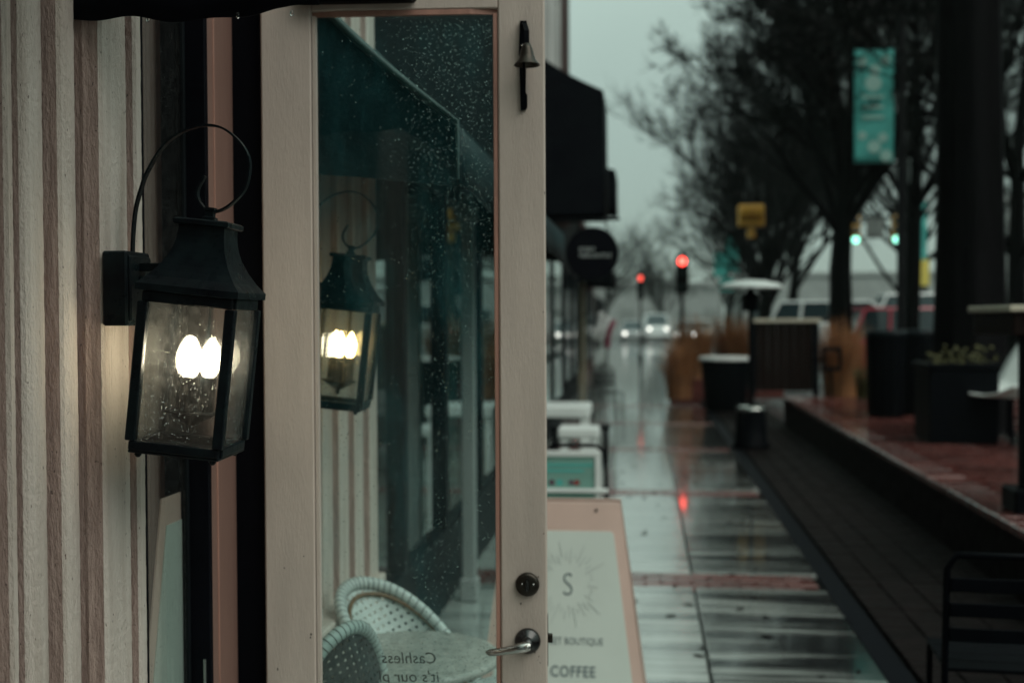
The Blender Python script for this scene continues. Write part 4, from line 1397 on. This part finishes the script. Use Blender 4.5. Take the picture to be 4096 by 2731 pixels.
# patio heater
ph = thing('patio_heater', 'mushroom patio heater with a pale dome at the edge of the terrace', 'heater', (1.40, 15.3, 0))
MB().lathe([(0.43, 2.10), (0.435, 2.105), (0.36, 2.165), (0.18, 2.205), (0.04, 2.215), (0.002, 2.218)], n=36, caps=False).build('dome', WHITEMETAL, ph)
MB().lathe([(0.09, 1.80), (0.10, 1.82), (0.11, 2.02), (0.05, 2.06), (0.05, 2.14)], n=20).build('burner', BLACKMETAL, ph)
MB().cyl((0, 0, 0.55), (0, 0, 1.80), 0.035, n=12).build('pole', BLACKMETAL, ph)
MB().lathe([(0.24, 0.0), (0.25, 0.03), (0.22, 0.06), (0.19, 0.48), (0.19, 0.485)], n=28).build('tank_housing', BLACKMETAL, ph)
MB().lathe([(0.19, 0.486), (0.20, 0.495), (0.17, 0.545), (0.04, 0.56)], n=28).build('housing_lid', CHROME, ph)

# big round planters and ornamental grass beyond
for (x, y, r, h, lab) in ((2.05, 21.5, 0.46, 1.0, 'tall round black planter beyond the patio heater'),):
    t = thing('round_planter', lab, 'planter', (x - 0.55, y, 0))
    MB().lathe([(r * 0.8, 0), (r * 0.82, 0.03), (r, h - 0.08), (r, h - 0.061)], n=28).build('body', BLACKMETAL, t)
    MB().lathe([(r * 1.06, h - 0.06), (r * 1.07, h - 0.01), (r * 1.0, h), (r * 0.9, h - 0.01), (r * 0.88, h - 0.06)], n=28).build('rim', WHITETRIM, t)
    MB().lathe([(0.001, h - 0.05), (r * 0.9, h - 0.05)], n=28, caps=False).build('soil', SOIL, t)
planter('reddish brown box planter left of the round black one', (0.98, 24.4, 0), 0.9, 0.8, 0.45, BRICKRED)
planter('long brown box planter holding the orange grass', (2.2, 25.2, 0), 1.5, 1.0, 0.45, BRICKRED)
grass_clump('tall orange brown ornamental grass left of the patio heater', (1.05, 24.4, 0.42), 620, 1.45, 0.72, GRASSMAT, 1, 'clumps of dry ornamental grass', 0.014)
grass_clump('wide orange ornamental grass directly behind the patio heater pole', (1.95, 25.2, 0.42), 700, 1.5, 0.90, GRASSMAT, 2, 'clumps of dry ornamental grass', 0.014)
grass_clump('orange ornamental grass at the edge of the bright pavement beside the round planter', (0.70, 23.2, 0.1), 420, 1.35, 0.62, GRASSMAT, 6, 'clumps of dry ornamental grass', 0.014)
grass_clump('orange ornamental grass right of the board partition', (3.35, 19.9, 0.3), 620, 1.5, 0.75, GRASSMAT, 3, 'clumps of dry ornamental grass', 0.014)
grass_clump('short yellow grass at the foot of the litter bins', (3.45, 18.4, T_Z), 180, 0.55, 0.35, GRASSYEL, 4, 'clumps of dry ornamental grass', 0.010)
grass_clump('orange ornamental grass at the right behind the white seat', (5.1, 13.4, T_Z), 360, 1.05, 0.7, GRASSMAT, 5, 'clumps of dry ornamental grass', 0.014)

# square black lantern-like frame on the partition
sf = thing('square_frame', 'small square black frame beside the board partition in front of orange grass', 'frame', (2.98, 18.7, 1.05))
fr = MB()
for s in (-1, 1):
    fr.bbox(-0.15, 0.15, -0.02, 0.02, s * 0.16 - 0.035, s * 0.16 + 0.035, 0.006)
    fr.bbox(s * 0.13 - 0.03, s * 0.13 + 0.03, -0.02, 0.02, -0.124, 0.124, 0.006)
fr.build('frame', BLACKMETAL, sf)
MB().tube([(0, 0, -0.19), (0, 0, -0.6)], 0.02, 8).build('post', BLACKMETAL, sf)

# ================================================================== TREES


def tree_meshes(seed, height, tr, limbs=7, levels=4, leaves=0, spread=0.55, first=0.28, leafm=None, lsize=1.0, reach=1.0):
    q = random.Random(seed)
    trunk, crown, lv_ = MB(), MB(), MB()
    tips = []

    def grow(p, d, L, r, lev, mbs):
        n = 3 if lev < 2 else 2
        pts, rad = [p], [r]
        dd = d.copy()
        for k in range(n):
            dd = (dd + Vector((q.gauss(0, 0.13), q.gauss(0, 0.13), q.gauss(0.05, 0.08)))).normalized()
            pts.append(pts[-1] + dd * L / n)
            rad.append(r * (1 - 0.42 * (k + 1) / n))
        mb = trunk if lev <= 1 else crown
        mb.tube(pts, rad, 7 if lev <= 1 else (4 if lev == 2 else 3), caps=False)
        if lev >= levels:
            tips.append((pts[-1], dd, L))
            return
        nchild = q.choice((3, 4)) if lev < levels - 1 else q.choice((4, 5, 6))
        for c in range(nchild):
            s = q.uniform(0.35, 1.0) if c else 1.0
            seg = min(n - 1, int(s * n - 1e-6))
            u = s * n - seg
            bp = pts[seg].lerp(pts[seg + 1], min(1, u))
            rb = rad[seg] * 0.64
            ax = Vector((q.gauss(0, 1), q.gauss(0, 1), q.gauss(0, 0.4)))
            ax = (ax - dd * ax.dot(dd)).normalized()
            nd = (dd + ax * q.uniform(0.45, 0.85) + Vector((0, 0, 0.16))).normalized()
            grow(bp, nd, L * q.uniform(0.52, 0.78), max(rb, 0.0065), lev + 1, mbs)
    # trunk
    h0 = height * first
    tp = [Vector((0, 0, -0.05)), Vector((0, 0, 0.12)), Vector((q.gauss(0, .02), q.gauss(0, .02), h0 * 0.4)), Vector((q.gauss(0, .05), q.gauss(0, .05), h0)), Vector((q.gauss(0, .1), q.gauss(0, .1), h0 * 1.7)), Vector((q.gauss(0, .2), q.gauss(0, .2), height * 0.72))]
    trunk.tube(tp, [tr * 1.5, tr * 1.15, tr, tr * 0.9, tr * 0.62, tr * 0.2], 26, wob=[1 + q.uniform(-0.13, 0.13) for _ in range(26)])
    for k in range(limbs):
        s = q.uniform(0.0, 1.0)
        z = h0 * (0.92 + 0.9 * s)
        a = 2 * pi * k / limbs + q.uniform(-0.4, 0.4)
        d = Vector((cos(a) * spread, sin(a) * spread, q.uniform(0.55, 1.0))).normalized()
        grow(Vector((0, 0, z)), d, reach * height * q.uniform(0.24, 0.32), tr * q.uniform(0.32, 0.45), 1, None)
    for k in range(leaves):
        p, d, L = q.choice(tips)
        c = p - d * L * q.random() * 1.2 + Vector((q.gauss(0, 0.08), q.gauss(0, 0.08), q.gauss(0, 0.08)))
        a = Vector((q.gauss(0, 1), q.gauss(0, 1), q.gauss(0, 1))).normalized() * q.uniform(0.04, 0.08) * lsize
        b = a.orthogonal().normalized() * q.uniform(0.025, 0.045) * lsize
        lv_.add([c - a, c + b, c + a, c - b], [(0, 1, 2, 3)])
    return trunk, crown, lv_


def make_tree(label, loc, seed, height, tr, **kw):
    leafm = kw.pop('leafm', LEAFMAT)
    t = thing('street_tree', label, 'tree', loc, group='bare street trees along the right side')
    a, b, c = tree_meshes(seed, height, tr, **kw)
    a.build('trunk', BARK, t)
    cr = b.build('crown', TWIG, t)
    if c.f:
        tag(c.build('leaves', leafm, cr), kind='stuff')
    return t


make_tree('massive black tree trunk rising through the right of the frame', (3.52, 12.95, T_Z), 21, 12.0, 0.33, limbs=9, levels=5, leaves=0, spread=0.7, first=0.50)
make_tree('leaning street tree with a forked trunk left of the large teal banner', (4.2, 25.0, 0), 4, 11.5, 0.24, limbs=13, levels=7, leaves=5000, spread=0.44, reach=0.80, first=0.24, lsize=0.9)
make_tree('slim dark street tree just right of the large teal banner', (6.1, 27.0, 0), 9, 12.0, 0.17, limbs=13, levels=6, leaves=5000, spread=0.6, first=0.28, lsize=1.0)
make_tree('slim street tree at the right edge beyond the massive trunk', (7.0, 22.5, 0), 15, 11.0, 0.16, limbs=13, levels=6, leaves=5000, spread=0.7, first=0.26, lsize=1.0)
make_tree('vase shaped bare tree behind the yellow signal box', (3.9, 37.0, 0), 31, 10.0, 0.22, limbs=15, levels=6, leaves=1500, spread=0.42, first=0.2)
make_tree('far bare tree with fine twigs reaching over the pavement', (4.9, 46.0, 0), 37, 11.0, 0.22, limbs=12, levels=6, leaves=3000, spread=0.38, first=0.2)
make_tree('grey far off tree behind the red signals', (4.6, 64.0, 0), 41, 11.0, 0.2, limbs=10, levels=5, leaves=600, spread=0.6, first=0.2)
make_tree('dark dense tree across the road between the trunks', (10.5, 48.0, 0), 51, 13.0, 0.26, limbs=10, levels=6, leaves=5000, lsize=1.2, spread=0.75, first=0.2)
make_tree('dark dense tree beyond the board partition and white wagon', (7.2, 56.0, 0), 53, 13.5, 0.26, limbs=10, levels=6, leaves=5000, lsize=1.2, spread=0.75, first=0.2)
make_tree('dense tree across the road at the far right', (17.0, 42.0, 0), 55, 13.0, 0.26, limbs=9, levels=6, leaves=5000, lsize=1.2, spread=0.75, first=0.2)
make_tree('thin far tree in front of the pale building at the street end', (1.5, 104.0, 0), 71, 8.0, 0.16, limbs=10, levels=6, leaves=300, spread=0.7, first=0.2)
make_tree('far pale tree at the end of the left row of shops', (-2.4, 70.0, 0), 57, 10.0, 0.18, limbs=9, levels=5, leaves=400, spread=0.7, first=0.2)
make_tree('evergreen street tree reflected in the upper door glass', (2.6, -5.5, 0), 61, 10.0, 0.24, limbs=9, levels=5, leaves=9000, spread=0.8, first=0.25, leafm=LEAFGREEN)
make_tree('street tree standing behind the camera over the pavement', (1.2, -12.0, 0), 67, 11.0, 0.22, limbs=9, levels=5, leaves=9000, spread=0.8, first=0.2, leafm=LEAFGREEN)

# ================================================================== POLES, BANNERS, SIGNALS


def banner_pole(label, loc, side, w, h, zb, hp, lines, big=True):
    t = thing('banner_pole', label, 'banner', loc)
    MB().lathe([(0.14, 0), (0.14, 0.25), (0.085, 0.35), (0.075, hp), (0.03, hp + 0.05)], n=14).build('pole', POLE, t)
    for z in (zb - 0.03, zb + h + 0.03):
        MB().tube([(0, 0, z), (side * (w + 0.18), 0, z)], 0.02, 8).build('bracket', POLE, t)
    v, f = [], []
    nx, nz = 8, 16
    for j in range(nz + 1):
        for i in range(nx + 1):
            x = side * (0.14 + w * i / nx)
            v.append((x, 0.018 * sin(j * 0.8 + i * 0.5), zb + h * j / nz))
    for j in range(nz):
        for i in range(nx):
            a = j * (nx + 1) + i
            f.append((a, a + 1, a + nx + 2, a + nx + 1))
    o = MB().add(v, f, True).build('banner', TEAL, t)
    md = o.modifiers.new('thick', 'SOLIDIFY')
    md.thickness = 0.006
    md.offset = 0
    if lines:
        for zr in (0.40, 0.49, 0.58):
            MB().box(side * (0.14 + w * 0.26), side * (0.14 + w * 0.80), -0.030, -0.024, zb + h * zr - 0.03, zb + h * zr + 0.03).build('printed_line', TEALPALE, o)
        for (xr, zr, r) in ((0.52, 0.70, 0.15), (0.48, 0.82, 0.10), (0.22, 0.90, 0.09), (0.8, 0.89, 0.09), (0.28, 0.22, 0.09), (0.5, 0.14, 0.12), (0.8, 0.24, 0.08), (0.2, 0.06, 0.11)):
            MB().lathe([(r, -0.026), (r, -0.022)], (side * (0.14 + w * xr), 0, zb + h * zr), 'y', 14).build('printed_dot', TEALPALE, o)
    return t


banner_pole('large teal street banner on a pole between the trees', (4.757, 21.9, 0), -1, 0.714, 2.10, 4.595, 7.3, True)
banner_pole('small teal street banner beyond the yellow signal box', (5.35, 64.0, 0), -1, 0.72, 2.05, 4.25, 6.8, False)
banner_pole('narrow teal banner on a pole right of the green signals', (9.05, 40.0, 0), 1, 0.32, 2.1, 3.5, 6.2, False)
# grey pole near the narrow banner
gp = MB().lathe([(0.2, 0), (0.2, 0.4), (0.16, 0.5), (0.15, 7.0)], n=14).build('street_pole', POLEGREY)
gp.location = (8.75, 38.5, 0)
tag(gp, 'thick grey pole beside the narrow teal banner', 'pole', kind='thing')


def signal(label, loc, lit, mlit, body=POLE, post=True, h=None, pole_x=0.0, face=0.0):
    t = thing('traffic_signal', label, 'traffic light', loc, face)
    z = h
    MB().bbox(-0.17, 0.17, 0.0, 0.22, z - 0.52, z + 0.52, 0.02).build('housing', body, t)
    for k, zz in enumerate((0.34, 0.0, -0.34)):
        on = (k == lit)
        MB().lathe([(0.105, -0.006), (0.10, -0.03), (0.06, -0.05), (0.002, -0.056)], (0, 0, z + zz), 'y', 18).build('lens', mlit if on else CARGLASS, t)
        v, f = [], []
        n = 12
        for i in range(n + 1):
            a = -0.15 * pi + 1.3 * pi * i / n
            for d in (0.0, -0.2):
                v.append((0.145 * cos(a), d, z + zz + 0.145 * sin(a)))
        for i in range(n):
            f.append((2 * i, 2 * i + 1, 2 * i + 3, 2 * i + 2))
        o = MB().add(v, f, True).build('visor', body, t)
        md = o.modifiers.new('thick', 'SOLIDIFY')
        md.thickness = 0.006
    if post:
        MB().lathe([(0.12, 0), (0.12, 0.2), (0.06, 0.3), (0.055, z + 0.6)], (pole_x, 0.30, 0), n=12).build('pole', POLE, t)
        MB().tube([(pole_x, 0.30, z + 0.3), (0, 0.2, z + 0.3)], 0.025, 6).tube([(pole_x, 0.30, z - 0.3), (0, 0.2, z - 0.3)], 0.025, 6).build('bracket', POLE, t)
    return t


signal('traffic light showing bright red on a post over the far pavement', (1.02, 31.0, 0), 0, RED_LIT, h=2.92)
signal('second smaller red traffic light further down the street', (-0.15, 47.0, 0), 0, RED_DIM, h=3.05).scale = (0.8, 0.8, 1.0)
# green pair on a mast arm
ga = thing('signal_mast', 'mast arm carrying two signals that show green', 'traffic light', (10.6, 45.0, 0))
MB().lathe([(0.2, 0), (0.2, 0.3), (0.13, 0.4), (0.12, 5.9)], n=14).build('pole', POLE, ga)
MB().tube([(0, 0, 5.5), (-3.4, 0, 5.6)], [0.08, 0.05], 10).build('mast_arm', POLE, ga)
for dx in (-2.58, -1.07):
    hs = MB().bbox(dx - 0.17, dx + 0.17, -0.34, -0.12, 4.56, 5.60, 0.02).build('housing', YELLOW, ga)
    for k, zz in enumerate((5.40, 5.05, 4.69)):
        MB().lathe([(0.13, -0.345), (0.12, -0.37), (0.002, -0.39)], (dx, 0, zz), 'y', 18).build('lens', GREEN_LIT if k == 2 else CARGLASS, hs)
MB().bbox(-2.15, -1.5, -0.14, -0.11, 4.75, 5.5, 0.01).build('sign_plate', POLEGREY, ga)
# yellow signal box hung at the crossing
yb_ = thing('yellow_signal', 'yellow signal box hanging in front of the dark trees', 'traffic light', (2.842, 31.0, -0.54))
MB().bbox(-0.34, 0.34, -0.15, 0.15, 4.70, 5.28, 0.03).build('housing', YELLOW, yb_)
MB().bbox(-0.30, -0.02, -0.32, -0.151, 4.98, 5.20, 0.02).bbox(0.02, 0.30, -0.32, -0.151, 4.98, 5.20, 0.02).build('visor', YELLOW, yb_)
MB().lathe([(0.10, 4.40), (0.11, 4.42), (0.11, 4.60), (0.05, 4.69)], n=12).build('mount', YELLOW, yb_)
MB().lathe([(0.16, 0), (0.16, 0.3), (0.07, 0.4), (0.06, 4.39)], n=12).build('pole', POLE, yb_)
# small teal parking signs and yellow signs
for (x, y, z, w, h, m_, lab) in ((3.4, 52.0, 3.6, 0.55, 1.1, TEAL, 'small teal sign left of the small banner'), (3.55, 50.0, 2.9, 0.6, 0.55, TEAL, 'square teal sign below the small banner'),
                                 (9.0, 38.5, 2.75, 0.5, 0.85, YELLOWSIGN, 'yellow warning sign between the tree trunks'), (9.95, 37.5, 2.75, 0.5, 0.85, YELLOWSIGN, 'yellow warning sign left of the massive trunk')):
    t = thing('street_sign', lab, 'sign', (x, y, 0))
    MB().bbox(-w / 2, w / 2, -0.012, 0.012, z, z + h, 0.005).build('plate', m_, t)
    MB().cyl((0, 0.04, 0), (0, 0.04, z + h), 0.03, n=8).build('post', POLEGREY, t)

# ================================================================== VEHICLES


def make_car(label, loc, rz, paint, L=4.6, W=1.85, Hh=1.75, heads=None, tails=None, boxy=0.5, name='parked_car', group=None, bf=0.58):
    """side profile lofted across the width; faces local -y"""
    t = thing(name, label, 'car', loc, rz, group)
    hl = L / 2
    zb = 0.30
    belt = Hh * bf
    hood = Hh * (bf - 0.02)
    prof_ = [(-hl, zb + 0.15), (-hl, hood - 0.18), (-hl + 0.12, hood - 0.06), (-hl + 1.05, hood + 0.02), (-hl + 1.25, belt), (hl - 0.22, belt + 0.02), (hl - 0.03, belt - 0.12), (hl, zb + 0.45), (hl - 0.04, zb + 0.12), (hl - 0.3, zb), (-hl + 0.3, zb)]
    b = MB()
    n = len(prof_)
    secs = [(-W / 2, 0.93), (-W / 2 + 0.06, 1.0), (W / 2 - 0.06, 1.0), (W / 2, 0.93)]
    zc = 0.7
    v = []
    for x, s in secs:
        for (y, z) in prof_:
            v.append((x, y * (0.985 if s < 1 else 1), zc + (z - zc) * s))
    f = []
    for i in range(3):
        for k in range(n):
            f.append((i * n + k, i * n + (k + 1) % n, (i + 1) * n + (k + 1) % n, (i + 1) * n + k))
    f.append(tuple(range(n))[::-1])
    f.append(tuple(range(3 * n, 4 * n)))
    b.add(v, f)
    b.build('body', paint, t)
    # greenhouse
    y0, y1, y2, y3 = -hl + 1.2, -hl + 1.95, hl - 0.45 - 0.3 * (1 - boxy), hl - 0.16
    wb, wt = W / 2 - 0.05, W / 2 - 0.20
    zt = Hh - 0.06
    c = MB().add([(-wb, y0, belt + .003), (wb, y0, belt + .003), (wb, y3, belt + .003), (-wb, y3, belt + .003), (-wt, y1, zt), (wt, y1, zt), (wt, y2, zt), (-wt, y2, zt)],
                 [(0, 1, 5, 4), (1, 2, 6, 5), (2, 3, 7, 6), (3, 0, 4, 7), (4, 5, 6, 7)])
    c.build('cabin', CARGLASS, t)
    MB().add([(-wt - .03, y1 - .03, zt), (wt + .03, y1 - .03, zt), (wt + .03, y2 + .03, zt), (-wt - .03, y2 + .03, zt), (-wt, y1 + .06, Hh), (wt, y1 + .06, Hh), (wt, y2 - .06, Hh), (-wt, y2 - .06, Hh)],
             [(3, 2, 1, 0), (0, 1, 5, 4), (1, 2, 6, 5), (2, 3, 7, 6), (3, 0, 4, 7), (4, 5, 6, 7)]).build('roof', paint, t)
    for sx in (-1, 1):
        for (ya, yb2) in ((y0, y1), ((y1 + y2) / 2 - 0.15, (y1 + y2) / 2 - 0.15), (y2 - 0.55, y2 - 0.62), (y3, y2)):
            MB().tube([(sx * (wb + .004), ya, belt), (sx * (wt + .012), yb2, zt)], 0.045, 6).build('pillar', paint, t)
        for yw in (-hl + 0.85, hl - 0.9):
            w_ = MB().lathe([(0.20, -0.11), (0.33, -0.11), (0.35, -0.08), (0.35, 0.08), (0.33, 0.11), (0.20, 0.11)], (sx * (W / 2 - 0.10), yw, 0.35), 'x', 22).build('wheel', TYRE, t)
            MB().lathe([(0.02, -0.112), (0.2, -0.09), (0.2, 0.09), (0.02, 0.112)], (sx * (W / 2 - 0.10), yw, 0.35), 'x', 16).build('rim', POLEGREY, w_)
        MB().lathe([(0.10, -hl - 0.012), (0.10, -hl + 0.05)], (sx * (W / 2 - 0.32), 0, hood - 0.24), 'y', 14).build('headlight', heads or WHITETRIM, t)
        MB().bbox(sx * (W / 2 - 0.17) - 0.07, sx * (W / 2 - 0.17) + 0.07, hl - 0.03, hl + 0.012, belt - 0.34, belt - 0.14, 0.01).build('tail_light', tails or BEAD, t)
        MB().bbox(sx * (W / 2 + 0.08) - 0.08, sx * (W / 2 + 0.08) + 0.08, y0 + 0.28, y0 + 0.40, belt + 0.02, belt + 0.16, 0.02).build('mirror', paint, t)
    MB().bbox(-W / 2 + 0.1, W / 2 - 0.1, -hl - 0.03, -hl + 0.02, zb + 0.12, zb + 0.30, 0.02).build('bumper', paint, t)
    return t


WHITECAR = mat('white car paint', (0.66, 0.70, 0.69), 0.25, coat=0.6)
REDCAR = mat('dark red car paint', (0.42, 0.03, 0.06), 0.25, coat=0.6)
SILVERCAR = mat('silver car paint', (0.32, 0.34, 0.34), 0.25, coat=0.5)
make_car('white station wagon parked beyond the board partition', (5.95, 34.0, -0.13), radians(84), WHITECAR, L=4.9, Hh=2.35, tails=TAIL_LIT, boxy=1.0, bf=0.73)
make_car('dark red car parked between the tree trunks', (7.05, 29.5, -0.13), radians(95), REDCAR, L=4.5, Hh=2.1, boxy=0.9, bf=0.62)
make_car('white van parked behind the dark red car', (9.6, 37.0, -0.13), radians(90), WHITECAR, L=5.2, Hh=2.6, boxy=1.0, bf=0.75)
make_car('white car at the far right beyond the counter', (13.6, 33.0, -0.13), radians(85), WHITECAR, L=4.6, Hh=1.75)
make_car('white van coming up the street with its headlights on', (0.95, 96.0, -0.13), 0.06, WHITECAR, L=5.2, W=2.0, Hh=2.3, heads=HEAD_LIT, boxy=1.0, name='van')
make_car('silver car with bright headlights right of the far van', (3.0, 84.0, -0.13), -0.04, SILVERCAR, heads=HEAD_LIT, name='car')
make_car('silver car with headlights left of the far van', (-0.9, 92.0, -0.13), 0.0, SILVERCAR, heads=HEAD_LIT, name='car')
make_car('small white car behind the headlights of the far traffic', (4.6, 96.0, -0.13), 0.0, WHITECAR, heads=AMBER_LIT, name='car')

# ================================================================== FAR BUILDINGS


def far_building(label, x0, x1, y0, y1, h, m, wm=CARGLASS, rows=2, face='-y'):
    t = thing('far_building', label, 'building', ((x0 + x1) / 2, (y0 + y1) / 2, 0))
    hx_, hy = (x1 - x0) / 2, (y1 - y0) / 2
    MB().box(-hx_, hx_, -hy, hy, -0.2, h).build('wall', m, t)
    MB().bbox(-hx_ - 0.2, hx_ + 0.2, -hy - 0.2, hy + 0.2, h + 0.005, h + 0.5, 0.05).build('cornice', m, t)
    for r in range(rows):
        z = 0.9 + r * 3.4
        if face in ('-y', '+y'):
            s = -1 if face == '-y' else 1
            x = -hx_ + 1.0
            while x + 1.5 < hx_:
                MB().box(x, x + 1.4, s * hy - 0.05, s * hy + 0.05, z, z + 1.9).build('window', wm, t)
                x += 2.8
        else:
            y = -hy + 1.0
            while y + 1.5 < hy:
                MB().box(-hx_ - 0.05, -hx_ + 0.05, y, y + 1.4, z, z + 1.9).build('window', wm, t)
                y += 3.2
    return t


far_building('pale two storey building closing the far end of the street', -9, 8, 118, 130, 5.0, GREYWALL, wm=POLEGREY)
far_building('low grey building far behind the traffic', 10, 30, 120, 135, 6.0, GREYWALL, rows=1)
far_building('long dark brick building across the road on the right', 22, 34, 8, 60, 7.5, FACADE, face='-x')
far_building('grey building across the road at the far right', 20, 40, 66, 80, 8.0, GREYWALL)
far_building('dark brick building behind the camera across the pavement', -8, 7, -42, -34, 12.0, FACADE, rows=3, face='+y')

# lettering becomes plain mesh
dg = bpy.context.evaluated_depsgraph_get()
for o in [o for o in bpy.data.objects if o.type == 'FONT']:
    me = bpy.data.meshes.new_from_object(o.evaluated_get(dg))
    c = bpy.data.objects.new('tmp', me)
    COL.objects.link(c)
    c.parent, c.location, c.rotation_euler, c.scale = o.parent, o.location, o.rotation_euler, o.scale
    nm = o.name.split('.')[0]
    bpy.data.objects.remove(o)
    c.name = nm

# ================================================================== RAINY AIR
HAZE = bpy.data.materials.new('rain haze')
HAZE.use_nodes = True
hn, hl_ = HAZE.node_tree.nodes, HAZE.node_tree.links
hn.clear()
ho = hn.new('ShaderNodeOutputMaterial')
hv = hn.new('ShaderNodeVolumePrincipled')
hv.inputs['Color'].default_value = (0.80, 0.92, 0.87, 1)
hv.inputs['Density'].default_value = 0.0004
hv.inputs['Anisotropy'].default_value = 0.2
hl_.new(hv.outputs[0], ho.inputs['Volume'])
hz = MB().box(-160, 160, -80, 290, -1.7, 18).build('haze', HAZE)
tag(hz, kind='stuff')

print('objects', len(bpy.data.objects), 'bricks', nb)
